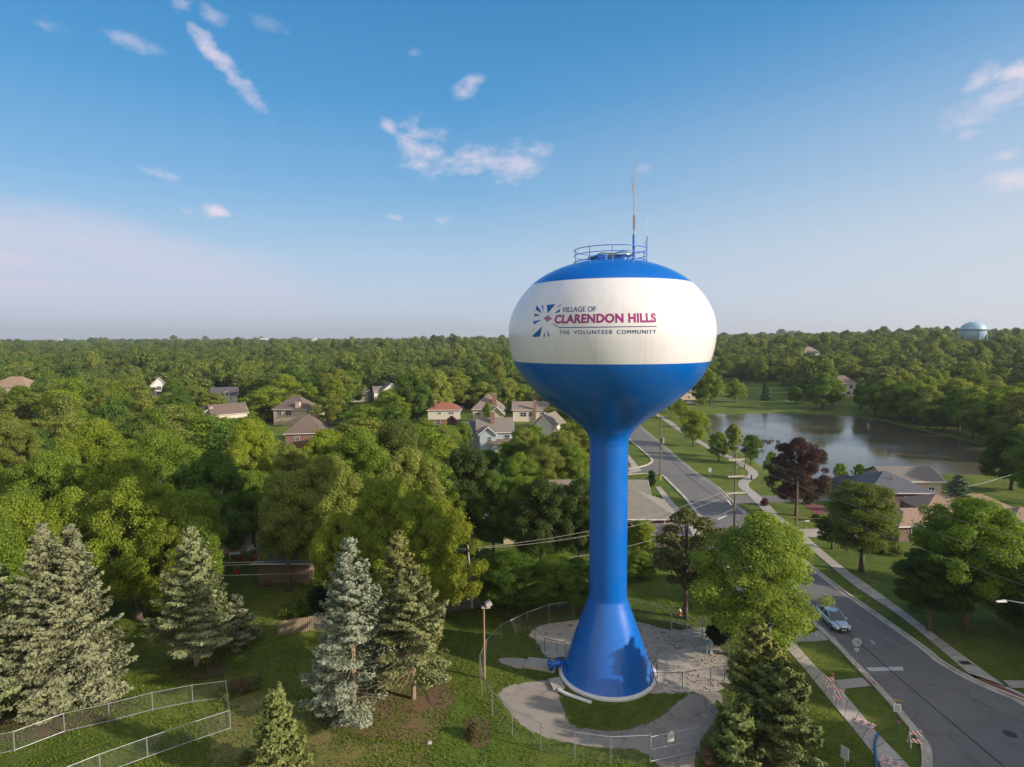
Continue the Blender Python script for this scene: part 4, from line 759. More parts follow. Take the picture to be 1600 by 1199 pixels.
# hydrant behind the yard gate, utility cabinets by the fence
r = empty('fire_hydrant', at(1062, 962), 0, 'red fire hydrant with a white cap at the foot of the dark pine', 'hydrant')
MB().lathe([(.16, 0), (.16, .05), (.11, .07), (.11, .5), (.14, .52), (.14, .56)], 14).build('barrel', PLR, r, True); MB().lathe([(.14, .56), (.11, .68), (.03, .74), (.001, .75)], 14).build('cap', PLW, r, True)
m = MB(); m.tube([(-.22, 0, .42), (.22, 0, .42)], .06, 8); m.build('nozzle', PLW, r)
r = empty('utility_cabinet', at(1111, 1022), .1, 'pale green pair of narrow utility pedestals at the right edge of the gravel yard', 'cabinet')
MB().box((0, 0, .6), (.25, .25, 1.2)).build('pedestal', pm('pale_green', (.35, .42, .38)), r); MB().box((-.35, .1, .5), (.16, .2, 1.0)).build('pedestal', pm('pale_green', (.35, .42, .38)), r)
for px_, py_, s, lb in ((875 * .333 + 380, 1162, .22, 'small pale stone lying at the front edge of the mulch bed'), (1370, 1017, .12, 'small white scrap lying on the shaded grass right of the road')):
    pass
o = MB().lathe([(.001, .16), (.12, .14), (.2, .06), (.22, 0)], 9).build('stone', DRIVE); o.location = at(671, 1162); o.rotation_euler = (.1, .15, .4); tag(o, 'small pale stone lying at the front edge of the mulch bed', 'stone')

# ------------------------------------------------------------------ vehicles
CARP = {}
def car(label, p, az, paint, L_=4.7, W=1.82, H=1.45, detail=True, cat='car', name='parked_car'):
    r = empty(name, p, az, label, cat); hl = L_ / 2      # +x is the front
    st = [(-hl, .50, .78, .80), (-hl + .12, .36, .98, .90), (-hl + .9, .26, 1.00, .97), (-.9, .22, .97, 1.0), (.3, .22, .94, 1.0), (1.0, .22, .91, .99), (hl - .7, .24, .80, .95), (hl - .18, .28, .66, .86), (hl, .36, .54, .70)]
    vs = []; n = 10
    for x, z0, z1, k in st:
        w_ = W / 2 * k; pr = [(-w_ * .88, z0), (-w_, z0 + .18), (-w_, z0 + (z1 - z0) * .6), (-w_ * .93, z1 - .05), (-w_ * .75, z1), (w_ * .75, z1), (w_ * .93, z1 - .05), (w_, z0 + (z1 - z0) * .6), (w_, z0 + .18), (w_ * .88, z0)]
        vs += [(x, y, z) for y, z in pr]
    fs = [(i * n + j, (i + 1) * n + j, (i + 1) * n + (j + 1) % n, i * n + (j + 1) % n) for i in range(len(st) - 1) for j in range(n)] + [tuple(range(n)), tuple((len(st) - 1) * n + j for j in range(n))[::-1]]
    b = MB().add(vs, fs); bo = fixn(b.build('body', paint, r, True)); bev = bo.modifiers.new('s', 'SUBSURF'); bev.levels = bev.render_levels = 1
    w0, w1 = W / 2 * .90, W / 2 * .68; zb = .93
    gb = [(-hl + .55, w0 * .9, zb + .03), (-hl + 1.35, w1, H - .06), (.25, w1, H - .05), (1.2, w0 * .94, zb - .03)]
    g_ = MB(); g_.add([(x, y * s, z) for s in (-1, 1) for x, y, z in gb], [(0, 1, 2, 3), (7, 6, 5, 4), (0, 4, 5, 1), (1, 5, 6, 2), (2, 6, 7, 3), (3, 7, 4, 0)]); fixn(g_.build('windows', GLASS, r))
    rf = MB(); x0, x1 = -hl + 1.3, .32; rv = []
    for x, z in ((x0 - .08, H - .09), (x0 + .25, H - .01), ((x0 + x1) / 2, H + .02), (x1 - .3, H - .0), (x1 + .05, H - .08)): rv += [(x, y, z - abs(y) * .06) for y in (-w1 - .03, -w1 * .6, 0, w1 * .6, w1 + .03)]
    rf.add(rv + [(x, y, z - .06) for x, y, z in rv], [(i * 5 + j, (i + 1) * 5 + j, (i + 1) * 5 + j + 1, i * 5 + j + 1) for i in range(4) for j in range(4)] + [(25 + i * 5 + j, 25 + i * 5 + j + 1, 25 + (i + 1) * 5 + j + 1, 25 + (i + 1) * 5 + j) for i in range(4) for j in range(4)]); rf.build('roof', paint, r, True)
    pl = MB()
    for s in (-1, 1):
        pl.tube([(1.18, s * w0 * .95, zb), (.28, s * (w1 + .01), H - .06)], .04, 5); pl.tube([(-hl + .6, s * w0 * .92, zb), (-hl + 1.3, s * (w1 + .01), H - .07)], .06, 5); pl.tube([(-.35, s * (w0 * .99), zb), (-.38, s * (w1 + .02), H - .07)], .035, 5)
    pl.build('pillars', paint, r)
    for sx in (-1, 1):
        for sy in (-1, 1):
            t = MB(); t.tube([(0, -.1, 0), (0, .1, 0)], .33, 20); to_ = t.build('wheel', pm('tyre', (.02, .02, .02), None, 3, .8), r); to_.location = (sx * L_ * .29, sy * (W / 2 - .1), .33)
            h_ = MB(); h_.tube([(0, -.11, 0), (0, .11, 0)], .21, 12); h_.build('rim', STEEL, to_)
    if detail:
        for s in (-1, 1):
            m = MB(); m.box((hl - .26, s * .66, .66), (.36, .26, .13), -s * .45); m.build('headlight', pm('headlamp', (.8, .82, .85), None, 3, .1), r)
            m = MB(); m.box((.85, s * (W / 2 + .07), .98), (.14, .2, .14)); m.build('mirror', paint, r)
            m = MB(); m.box((-hl + .09, s * .62, .82), (.1, .34, .14)); m.build('tail_light', PLR, r)
        m = MB(); m.box((hl - .04, 0, .52), (.08, .9, .2)); m.build('grille', DARKM, r); m = MB(); m.box((hl - .02, 0, .33), (.06, 1.2, .1)); m.build('bumper_intake', DARKM, r); m = MB(); m.box((hl + .02, 0, .43), (.02, .42, .11)); m.build('number_plate', PLW, r)
    return r
SILV = pm('silver_car_paint', (.62, .64, .68), (.6, .62, .66), 2, .28, metal=.35, coat=.8); REDC = pm('red_car_paint', (.25, .03, .03), None, 2, .3, coat=.8); BLUC = pm('pale_blue_car_paint', (.34, .46, .54), None, 2, .3, coat=.8)
fr = at(1317, 990); hd = (at(1352, 1048) - at(1292, 987)).normalized()
car('silver saloon car facing the camera beside the left kerb, half under the bright green tree', fr - hd * 2.15 + Vector((0, 0, .012)), math.atan2(hd.y, hd.x), SILV, name='silver_car')
car('pale blue car half hidden by leaves in front of the cream house', at(846, 850), 2.8, BLUC, detail=False)
c_ = at(1063, 629); car('dark red car parked beyond the road near the far end of the pond', c_, .2, REDC, 4.8, 1.9, 1.7, detail=False)
c_ = at(1080, 632); car('small pale car parked just right of the dark red one', c_, .1, SILV, detail=False)
# small things in the shaded back yard
def lawn_chair(label, p, az, mat, group): 
    r = empty('garden_chair', p, az, label, 'garden chair', group); MB().box((0, 0, .42), (.5, .5, .05)).build('seat', mat, r); MB().box((0, .25, .72), (.5, .05, .55)).build('backrest', mat, r)
    for a in (-.22, .22):
        for b in (-.22, .22): MB().box((a, b, .2), (.05, .05, .4)).build('leg', mat, r)
CR_ = pm('red_cloth', (.42, .03, .04), None, 3, .7); CT = pm('teal_cloth', (.10, .30, .28), None, 3, .7)
z4 = lambda a, b: at(300 + a / 5, 740 + b / 5)
r = empty('garden_canopy', z4(375, 590), .25, 'red roofed garden canopy on posts in the shaded back yard', 'canopy')
m = MB(); m.add([(-1.6, -1.1, 2.3), (1.6, -1.1, 2.3), (1.6, 1.1, 2.3), (-1.6, 1.1, 2.3), (-1.0, 0, 2.85), (1.0, 0, 2.85)], [(0, 1, 5, 4), (1, 2, 5), (2, 3, 4, 5), (3, 0, 4), (3, 2, 1, 0)]); m.build('cover', pm('faded_red_canvas', (.42, .14, .11)), r)
for a in (-1.5, 1.5):
    for b in (-1, 1): MB().box((a, b, 1.15), (.08, .08, 2.3)).build('post', PLW, r)
for i, (a, b, mm, lb) in enumerate(((440, 625, PLW, 'white garden chair nearest the canopy'), (485, 610, PLW, 'white garden chair farthest right in the back yard'), (390, 650, CT, 'teal garden chair in the back yard'), (420, 590, CT, 'teal garden chair behind the others in the back yard'), (370, 690, CR_, 'red garden chair at the front left of the back yard group'), (400, 705, CR_, 'red garden chair at the front of the back yard group'), (520, 640, CT, 'teal garden chair beside the red round pouf'))):
    lawn_chair(lb, z4(a, b), i * 1.1, mm, 'garden chairs in the shaded back yard')
r = empty('garden_table', z4(335, 665), .3, 'white garden table at the left of the back yard chairs', 'garden table'); MB().box((0, 0, .72), (1.4, .8, .05)).build('tabletop', PLW, r)
for a in (-.6, .6): MB().box((a, 0, .35), (.08, .6, .7)).build('leg', PLW, r)
r = empty('toy_car', z4(355, 785), .6, 'red and yellow toddler ride on car on the dark lawn', 'toy car'); MB().lathe([(.35, .1), (.42, .25), (.4, .5), (.25, .55)], 14).build('body', PLR, r); m = MB(); m.tube([(-.3, 0, .5), (-.25, 0, .9), (.25, 0, .9), (.3, 0, .5)], .05, 6); m.build('roof_frame', pm('yellow_plastic', (.7, .3, .03)), r)
for a in (-.25, .25):
    for b in (-.3, .3): MB().tube([(a, b - .04, .1), (a, b + .04, .1)], .1, 10).build('wheel', DARKM, r)
o = MB().lathe([(.001, .8), (.35, .75), (.55, .5), (.55, .3), (.4, 0)], 16).build('garden_pouf', CR_, None, True); o.location = z4(495, 680); tag(o, 'round red garden pouf among the yard chairs', 'pouf')
r = empty('garden_cart', z4(580, 880), .2, 'low dark garden cart standing by the corner of the brick garage', 'cart'); MB().box((0, 0, .35), (1.0, .6, .3)).build('tub', pm('rusty_tub', (.16, .07, .05)), r)
for s in (-.3, .3): MB().tube([(.3, s - .04, .15), (.3, s + .04, .15)], .16, 12).build('wheel', DARKM, r)
MB().tube([(-.5, 0, .4), (-.95, 0, .8)], .03, 6).build('handle', DARKM, r)
# water birds on the pond
rnd = random.Random(8); gp = None
BIRD = pm('dark_feathers', (.05, .045, .04), None, 9, .8)
for i in range(34):
    p = at(960 + rnd.uniform(1045, 1190) / 4.61, 600 + rnd.uniform(408, 436) / 4.61 , -.45)
    if gp is None:
        gp = empty('water_bird', p, 0, 'tiny dark water bird in the flock resting on the pond behind the round young trees', 'bird', 'flock of water birds on the pond')
        m = MB(); m.tube([(-.36, 0, .12), (-.2, 0, .08), (0, 0, .07), (.2, 0, .1), (.27, 0, .26), (.30, 0, .42), (.36, 0, .46), (.46, 0, .44)], [.02, .1, .15, .12, .055, .045, .055, .015], 8); m.build('body', BIRD, gp, True); b0 = gp
    else: b0 = copy_tree(gp); b0.location = p
    b0.rotation_euler.z = rnd.uniform(0, 6.28)

# ------------------------------------------------------------------ houses
RF = {'slate': shingles('slate_shingles', (.13, .14, .165), (.085, .09, .11)), 'brown': shingles('brown_shingles', (.18, .14, .12), (.11, .083, .072)), 'tan': shingles('tan_shingles', (.34, .24, .18), (.24, .165, .12)),
      'grey': shingles('grey_shingles', (.24, .21, .19), (.15, .13, .12)), 'red': shingles('red_tiles', (.33, .135, .095), (.22, .085, .06)), 'pink': shingles('pinkish_shingles', (.27, .215, .19), (.17, .135, .12)), 'char': shingles('charcoal_shingles', (.10, .095, .11), (.065, .06, .07)), 'olive': shingles('olive_grey_shingles', (.25, .235, .20), (.17, .16, .135))}
WL = {'blue': siding('pale_blue_siding', (.42, .50, .56)), 'cream': siding('cream_siding', (.60, .56, .48)), 'white': siding('white_siding', (.72, .70, .66)), 'tan': siding('tan_siding', (.52, .43, .33)), 'brick': siding('red_brick', (.27, .15, .115), .075, True),
      'brownbrick': siding('brown_brick', (.25, .165, .13), .075, True), 'yellow': siding('yellow_siding', (.58, .52, .36)), 'pinkwall': siding('pink_siding', (.58, .44, .38))}
def roof_mesh(m, x, y, w, d, z, rh, kind, ov=.45, axis='x'):
    a, b = w / 2 + ov, d / 2 + ov; t = .14
    if kind == 'hip':
        if w >= d: rl_ = [(x - (a - b), y), (x + (a - b), y)]
        else: rl_ = [(x, y - (b - a)), (x, y + (b - a))]
        if abs(w - d) < .05: rl_ = [(x - .05, y), (x + .05, y)]
    v = [(x - a, y - b, z), (x + a, y - b, z), (x + a, y + b, z), (x - a, y + b, z)]; vb = [(p, q_, r_ - t) for p, q_, r_ in v]
    if kind == 'hip':
        R2 = [(p[0], p[1], z + rh) for p in rl_]
        f = [(0, 1, 9, 8), (1, 2, 9), (2, 3, 8, 9), (3, 0, 8)] if w >= d else [(0, 1, 8), (1, 2, 9, 8), (2, 3, 9), (3, 0, 8, 9)]
        m.add(v + vb + R2, f + [(0, 4, 5, 1), (1, 5, 6, 2), (2, 6, 7, 3), (3, 7, 4, 0), (7, 6, 5, 4)])
    elif kind == 'gx':   # ridge along x
        R2 = [(x - a, y, z + rh), (x + a, y, z + rh)]; Rb = [(x - a, y, z + rh - t), (x + a, y, z + rh - t)]
        m.add(v + vb + R2 + Rb, [(0, 1, 9, 8), (2, 3, 8, 9), (4, 10, 11, 5), (6, 11, 10, 7), (0, 4, 5, 1), (2, 6, 7, 3), (0, 8, 10, 4), (3, 7, 10, 8), (1, 5, 11, 9), (2, 9, 11, 6)])
    else:                # ridge along y
        R2 = [(x, y - b, z + rh), (x, y + b, z + rh)]; Rb = [(x, y - b, z + rh - t), (x, y + b, z + rh - t)]
        m.add(v + vb + R2 + Rb, [(1, 2, 9, 8), (3, 0, 8, 9), (5, 11, 10, 6)[:0] or (5, 10, 11, 6), (7, 11, 10, 4), (1, 5, 6, 2), (3, 7, 4, 0), (0, 4, 10, 8), (1, 8, 10, 5), (2, 6, 11, 9), (3, 9, 11, 7)])
def window(parent, x, y, z, w, h, face='f', frame=TRIM):
    rz = {'f': 0, 'r': rad(90), 'l': rad(-90), 'b': rad(180)}[face]
    f = MB(); t = .09
    f.box((0, -.04, h / 2 + t / 2), (w + 2 * t, .08, t)).box((0, -.04, -h / 2 - t / 2), (w + 2 * t, .10, t)).box((-w / 2 - t / 2, -.04, 0), (t, .08, h)).box((w / 2 + t / 2, -.04, 0), (t, .08, h)).box((0, -.035, 0), (.05, .06, h))
    if h > .9: f.box((0, -.033, 0), (w, .055, .05))
    o = f.build('window', frame, parent); o.location = (x, y, z); o.rotation_euler = (0, 0, rz)
    MB().box((0, -.015, 0), (w, .02, h)).build('pane', GLASS, o); return o
def house(label, p, az, blocks, chimneys=(), name='house', cat='house', doors=(), group=None):
    r = empty(name, p, az, label, cat, group); roofs = []
    for bl in blocks:
        x, y, w, d, h, kind, rh, wm, rm = bl[:9]; wins = bl[9] if len(bl) > 9 else (); z0 = bl[10] if len(bl) > 10 else 0
        m = MB().box((x, y, z0 + h / 2 - .15), (w, d, h + .3))
        if kind == 'gx':
            for s in (-1, 1): m.add([(x + s * w / 2, y - d / 2, z0 + h), (x + s * w / 2, y + d / 2, z0 + h), (x + s * w / 2, y, z0 + h + rh * d / (d + .9)), (x + s * (w / 2 - .1), y - d / 2, z0 + h), (x + s * (w / 2 - .1), y + d / 2, z0 + h), (x + s * (w / 2 - .1), y, z0 + h + rh * d / (d + .9))], [(0, 1, 2), (5, 4, 3)])
        if kind == 'gy':
            for s in (-1, 1): m.add([(x - w / 2, y + s * d / 2, z0 + h), (x + w / 2, y + s * d / 2, z0 + h), (x, y + s * d / 2, z0 + h + rh * w / (w + .9)), (x - w / 2, y + s * (d / 2 - .1), z0 + h), (x + w / 2, y + s * (d / 2 - .1), z0 + h), (x, y + s * (d / 2 - .1), z0 + h + rh * w / (w + .9))], [(0, 1, 2), (5, 4, 3)])
        wo = m.build('wall', WL[wm], r)
        if kind != 'flat':
            k = MB(); roof_mesh(k, x, y, w, d, z0 + h + .03, rh, kind); ro = fixn(k.build('roof', RF[rm], r)); roofs.append(ro)
            g_ = MB(); a, b = w / 2 + .49, d / 2 + .49
            if kind != 'gy': g_.box((x, y - b - .04, z0 + h - .03), (2 * a, .09, .16))
            if kind != 'gx': g_.box((x + a + .04, y, z0 + h - .03), (.09, 2 * b, .16))
            if kind == 'gy':
                L2 = math.hypot(a, rh)
                for s in (-1, 1): g_.box((x + s * a / 2, y - b - .03, z0 + h + rh / 2 - .05), (L2, .06, .22), M=Matrix.Rotation(s * math.atan2(rh, a), 3, 'Y'))
            if kind == 'gx':
                L2 = math.hypot(b, rh)
                for s in (-1, 1): g_.box((x + a + .03, y + s * b / 2, z0 + h + rh / 2 - .05), (.06, L2, .22), M=Matrix.Rotation(-s * math.atan2(rh, b), 3, 'X'))
            g_.build('trim', TRIM, ro)
        for face, u, z, ww, wh in wins:
            if face == 'f': window(r, x + u, y - d / 2 - .005, z0 + z, ww, wh, 'f')
            elif face == 'r': window(r, x + w / 2 + .005, y + u, z0 + z, ww, wh, 'r')
            else: window(r, x - w / 2 - .005, y + u, z0 + z, ww, wh, 'l')
    for x, y, z0, z1, s, wm in chimneys:
        c = MB().box((x, y, (z0 + z1) / 2), (s, s * .8, z1 - z0)).build('chimney', WL[wm], roofs[0] if roofs else r); MB().box((x, y, z1 + .06), (s + .15, s * .8 + .15, .12)).build('cap', DRIVE, c)
    for x, y, w, h, mt in doors:
        dd = MB().box((x, y, h / 2), (w, .08, h)).build('door', mt, r); MB().box((x + w * .38, y - .06, h * .48), (.06, .06, .14)).build('handle', DARKM, dd)
    return r
def H(px, py, z, dy=0):   # ground point under a roof point seen at this pixel
    d = ray(px, py); t = 20.0
    while t < 3000 and CH + d.z * t > z + gz(d.x * t, d.y * t): t += .5
    return Vector((d.x * t, d.y * t + dy, gz(d.x * t, d.y * t + dy)))
W2 = lambda u, z=1.5, w=1.1, h=1.1, f='f': (f, u, z, w, h)
DB = pm('brown_door', (.16, .08, .05)); GD = pm('garage_door', (.6, .57, .52))
house('pale blue gabled house with white trim, a slate roof and a tall brick chimney', H(772, 676, 5.1, 4), .05,
      [(0, 0, 9.2, 8, 5.1, 'gx', 3.4, 'blue', 'grey', [W2(3.2, 3.7, 1.3, 1.4), W2(3.2, 1.2, 1.3, 1.2)]), (-1.9, -4.6, 4.2, 2.4, 4.7, 'gy', 2.2, 'blue', 'slate', [W2(.5, 3.6, .9, 1.2)]), (-6.0, .5, 5.6, 7, 4.6, 'gx', 2.9, 'blue', 'slate', []), (1.8, -5.2, 6.2, 2.2, 2.5, 'gx', 1.0, 'blue', 'brown', [])], [(-.6, -1.5, 5, 10.3, 1.1, 'brick')])
house('tan house with steep hipped roof and tall chimney behind the pale blue house', H(762, 640, 5.8, 5), 0, [(0, 0, 10.2, 10, 5.8, 'hip', 5.0, 'tan', 'pink', [W2(-3.3, 4.2), W2(3.8, 4.2)]), (3.2, -8.5, 4.4, 6, 4.8, 'gy', 2.6, 'tan', 'pink', [])], [(2.2, -3.5, 4, 10.9, 1.4, 'brick')])
house('cream house with a red tiled hip roof and brick lower floor', H(693, 641, 5.6, 4.5), .04, [(0, 0, 11.0, 8.5, 3.0, 'hip', 2.2, 'cream', 'red', [W2(-1.5, 1.9, .9, .7), W2(2.0, 1.9, .8, .7), W2(2.9, 1.9, .7, .7)], 2.6), (0, .1, 10.4, 8.0, 2.6, 'flat', 0, 'brick', 'red', [W2(-2.2, 1.4, 1.5, 1.4), W2(2.2, 1.4, 1.2, 1.2)])], [(-2.9, -3, 5, 8.6, .9, 'brick')])
house('long low cream house with a pinkish grey gable roof left of the tower bowl', H(829, 641, 4.2, 4), -.02, [(0, 0, 12.5, 8, 4.2, 'gx', 2.7, 'cream', 'pink', [W2(-2.5, 2.6, 2.2, 1.5), W2(4.3, 2.6, 1.3, 1.5), W2(0, 2.6, 1.1, 1.5)])], [(1.6, -4.3, 0, 7.5, .8, 'brick')])
house('house with only its grey gable roof showing between scraggly trees beside the tower bowl', H(858, 664, 4.5, 2), -.5, [(0, 0, 6, 9, 4.5, 'gy', 3.2, 'cream', 'grey', [])])
house('small reddish house peeking out just left of the tower bowl', H(841, 617, 5.0, 2), 0, [(0, 0, 5.5, 6, 5, 'gy', 2.2, 'pinkwall', 'brown', [W2(0, 4.2, 1.3, 1.5)])])
house('tan gabled house showing between tree crowns above the tall chimney house', H(741, 612, 6.0, 2), .2, [(0, 0, 8, 8, 6, 'gy', 3.2, 'tan', 'tan', [W2(-1.5, 4.5), W2(1.5, 4.5)])])
house('small pale house glimpsed through the trees right of the tall chimney house', H(793, 628, 3.0, 2), 0, [(0, 0, 8, 6, 3, 'gx', 1.6, 'white', 'pink', [W2(0)])])
house('white dormered house with dark roof among trees on the left', H(345, 618, 5.2, 3), .5, [(0, 0, 10.5, 7.5, 5.2, 'gx', 3.4, 'white', 'char', [('r', -1.2, 3.8, 1.2, 1.4), ('r', 1.4, 3.8, 1.2, 1.4), W2(2, 3.8)]), (1.0, -3.2, 2.4, 2.4, 6.2, 'gy', 1.2, 'white', 'char', [W2(0, 5.5, 1.1, .9)])])
house('brown roofed house with a cream gable end, just in front of the white dormered house', H(345, 648, 5.0, 4), .7, [(0, 0, 11, 8, 5.0, 'gx', 3.2, 'cream', 'brown', [('r', 0, 4.0, 1.2, 1.2), ('r', 0, 5.8, .8, .8)]), (-5, 3, 8, 8, 4.8, 'gy', 2.6, 'cream', 'brown', [])])
house('two storey beige house with a broad brown hip roof and big white windows', H(455, 640, 5.6, 5), -.12, [(0, 0, 12.2, 9.5, 5.6, 'hip', 4.2, 'tan', 'brown', [W2(-3.9, 4.2, 1.5, 1.6), W2(-.6, 4.2, 2.2, 1.6)]), (6.5, 1.5, 4.5, 6, 4.5, 'hip', 1.8, 'tan', 'brown', [])], [(2.8, -4.2, 4, 8.0, 1.5, 'pinkwall')])
house('brick house with a large dark brown hip roof, nearest in the left woods', H(472, 678, 4.2, 5), .12, [(0, 0, 10.2, 9.5, 4.2, 'hip', 4.6, 'brick', 'brown', [W2(-2, 2.8), W2(2.5, 2.8)])])
house('small tan hip roofed house beside a dead looking conifer', H(561, 612, 5.0, 3), 0, [(0, 0, 8, 7, 5.0, 'hip', 2.4, 'cream', 'pink', [W2(-2, 3.6), W2(2, 3.6)])])
house('grey gabled house with white trim on the skyline of the left woods', H(608, 610, 5.6, 3), .35, [(0, 0, 8, 9, 5.6, 'gy', 3.4, 'white', 'pink', [W2(0, 4.6)]), (-5, 1, 6, 7, 5, 'gx', 2.5, 'white', 'grey', [])])
house('large house with a bare tan hip roof at the left edge of the frame', H(12, 605, 8.5, 5), .1, [(0, 0, 17, 12, 8.5, 'hip', 4.5, 'tan', 'tan', [])])
house('narrow white gable of a house in the far left woods', H(243, 603, 7.5, 3), .5, [(0, 0, 7, 8, 7.5, 'gy', 4, 'white', 'grey', [W2(0, 6.3, 1.8, 1.8), W2(0, 4, 1.8, 1.5)])])
house('pinkish walled house with a white framed window hidden in the near left trees', at(352, 852, 0), .45, [(0, 0, 9, 8, 5.0, 'gy', 2.8, 'pinkwall', 'pink', [W2(2.4, 3.6, .9, 1.3), ('r', -1.5, 3.6, .9, 1.3)])])
house('brick garage with a slate hip roof in the shaded yard behind the silvery blue spruce', at(444, 911) + Vector((0, 3.0, 0)), -.02, [(0, 0, 6.4, 6, 2.6, 'hip', 1.9, 'brownbrick', 'slate', [])], name='garage', cat='garage')
house('cream two storey house half screened by trees left of the tower column', at(862, 845) + Vector((0, 4.5, 0)), .05, [(0, 0, 8.6, 8, 5.4, 'gx', 2.6, 'yellow', 'pink', [W2(-2.6, 4.0, 1.1, 1.3), W2(.3, 4.0, 1.1, 1.3), W2(2.8, 4.0, 1.1, 1.3)]), (-4.6, -3.5, 5.5, 4, 2.4, 'gx', 1.2, 'yellow', 'brown', [])])
house('dark timber shed in the shade between the tall trees', at(770, 842) + Vector((0, 3, 0)), .3, [(0, 0, 4.4, 4.5, 3.2, 'gx', 1.4, 'brownbrick', 'char', [])], name='shed', cat='shed')
hr = house('ranch house with olive grey hip roofs right behind the tower column', at(1018, 840) + Vector((0, 5.5, 0)), -.03,
      [(-1.8, -.5, 11.0, 10, 2.9, 'hip', 3.0, 'brownbrick', 'olive', [W2(2.2, 1.5, .7, .9), W2(4.4, 1.6, 1.4, 1.1)]), (-3.5, 5.8, 9.5, 8, 2.9, 'gx', 3.1, 'brownbrick', 'olive', []), (.8, -7.6, 7.2, 4.4, 2.0, 'gx', .7, 'tan', 'pink', [])])
MB().tube([(2.0, -5.75, 0), (2.0, -5.75, 2.9)], .06, 6).build('downpipe', TRIM, hr)
hb = house('brown brick ranch house with a slate hip roof on the pond shore', at(1433, 797) + Vector((0, 5.5, 0)), -.05,
      [(-2.2, 0, 10.5, 10.0, 2.9, 'hip', 2.6, 'brownbrick', 'slate', [W2(1.0, 1.7, .8, .9), W2(4.2, 1.35, 1.9, 1.7), W2(-3.4, 1.6, 1.3, 1.0)]), (3.8, 5.2, 9.5, 8.0, 3.4, 'gx', 1.9, 'tan', 'grey', [W2(3, 1.8, 1, 1)]), (-6.5, 3.5, 3.5, 6, 2.4, 'hip', 1.4, 'brownbrick', 'char', [])], [])
MB().tube([(-2.2, -2.2, 4.0), (-2.2, -2.2, 5.3)], .12, 8).build('vent_pipe', STEEL, hb)
house('low ranch house with an orange tan hip roof in front of the slate roofed one', at(1434, 850) + Vector((0, 4.2, 0)), .06, [(0, 0, 4.8, 6.5, 2.4, 'hip', 1.3, 'brownbrick', 'tan', [W2(0, 1.4)]), (5.5, 1.6, 8, 5.5, 2.3, 'gx', 1.2, 'brownbrick', 'tan', [])])
house('long low house with a tan roof and white gutters at the right edge', at(1590, 838) + Vector((0, 7.0, 0)), -.08, [(-3.5, 0, 14, 7, 2.6, 'hip', 1.9, 'brownbrick', 'tan', [W2(2, 1.4, 1.4, 1), W2(-2, 1.4, 1.2, 1)]), (3.8, -5.0, 9, 5.5, 2.3, 'hip', 1.5, 'tan', 'tan', [])])
house('large brown roofed house on the rise beyond the pond, above the cream one', H(1335, 580, 7.0, 4), .3, [(0, 0, 14, 10, 7, 'hip', 4.6, 'cream', 'brown', [W2(-3, 5), W2(3, 5)]), (-9, 0, 5, 6, 6.5, 'gy', 2.6, 'white', 'slate', [W2(0, 5.2)])])
house('cream house with a pinkish hip roof at the water side beyond the pond', H(1322, 600, 6.0, 4), -.2, [(0, 0, 10.5, 8, 6, 'hip', 3.6, 'cream', 'pink', [W2(-3, 4.4, 1.3, 1.5), W2(0, 4.4, 1.3, 1.5), W2(3, 4.4, 1.3, 1.5), W2(-2, 1.4, 1.6, 1.5), W2(2, 1.4, 1.6, 1.5)])])
house('beige house behind the dark red car, partly hidden by the tower bowl', H(1066, 609, 5.0, 4), .1, [(0, 0, 13, 8, 5, 'hip', 2.8, 'tan', 'brown', [W2(3, 3.6), W2(0, 3.6), W2(3, 1.3), W2(5, 3.6)])])
house('house roof glimpsed through the treetops near the skyline right of the bulb', H(1267, 551, 9.0, 4), .1, [(0, 0, 12, 9, 9, 'hip', 4, 'cream', 'pink', [])])
house('pale house roof glimpsed at the far skyline left of the bulb', H(748, 541, 11.0, 4), .1, [(0, 0, 13, 9, 11, 'gx', 4, 'tan', 'pink', [])])

# distant landmarks
pt = atY(1520, 530, 640); g0 = gz(pt.x, pt.y); r = empty('water_tower', (pt.x, pt.y, g0), 0, 'distant pale blue water tank on legs rising above the trees at far right', 'water tower')
ft = pm('pale_blue_paint', (.32, .48, .60), (.27, .42, .53), .3, .45); zt = atY(1520, 503, 640).z - g0; zm = atY(1520, 516, 640).z - g0; zb_ = atY(1520, 526, 640).z - g0; rt = 640 / CF * 17
MB().lathe([(.01, zt), (rt * .35, zt - .4), (rt * .7, zt - 2.2), (rt * .93, zt - 5), (rt, zm), (rt, zm - 3.5), (rt * .85, zb_ - 1), (rt * .5, zb_ - 4.5), (rt * .15, zb_ - 6.5), (.01, zb_ - 6.5)], 40).build('tank', ft, r, True)
MB().lathe([(rt, zm - .4), (rt + 1.3, zm - .4), (rt + 1.3, zm + .8), (rt + 1.2, zm + .8), (rt + 1.2, zm - .2), (rt, zm - .2)], 40).build('balcony', pm('dark_blue_paint', (.06, .13, .2)), r)
for k in range(6):
    a = rad(60 * k + 20); MB().tube([(rt * math.cos(a), rt * math.sin(a), 0), (rt * math.cos(a), rt * math.sin(a), zm - 2)], .55, 8).build('leg', ft, r)
MB().tube([(0, 0, 0), (0, 0, zb_ - 5)], 1.4, 12).build('riser', ft, r)
for a, b, h in ((-4, 0, 4), (1.5, 0, 5.5), (4, 0, 4.5)): MB().tube([(a, b, zt - 1.5), (a, b, zt + h * .7)], .12, 5).build('antenna', DARKM, r)
pt = atY(95, 534, 1500); g0 = gz(pt.x, pt.y); r = empty('water_tower', (pt.x, pt.y, g0), 0, 'tiny white mushroom shaped water tank on the left skyline', 'water tower'); zt = atY(95, 530.5, 1500).z - g0
MB().lathe([(.01, zt), (4.5, zt - 1.3), (7, zt - 4), (4.5, zt - 7), (1.5, zt - 10)], 24).build('tank', PLW, r, True); MB().tube([(0, 0, 0), (0, 0, zt - 9)], 1.6, 10).build('column', PLW, r)
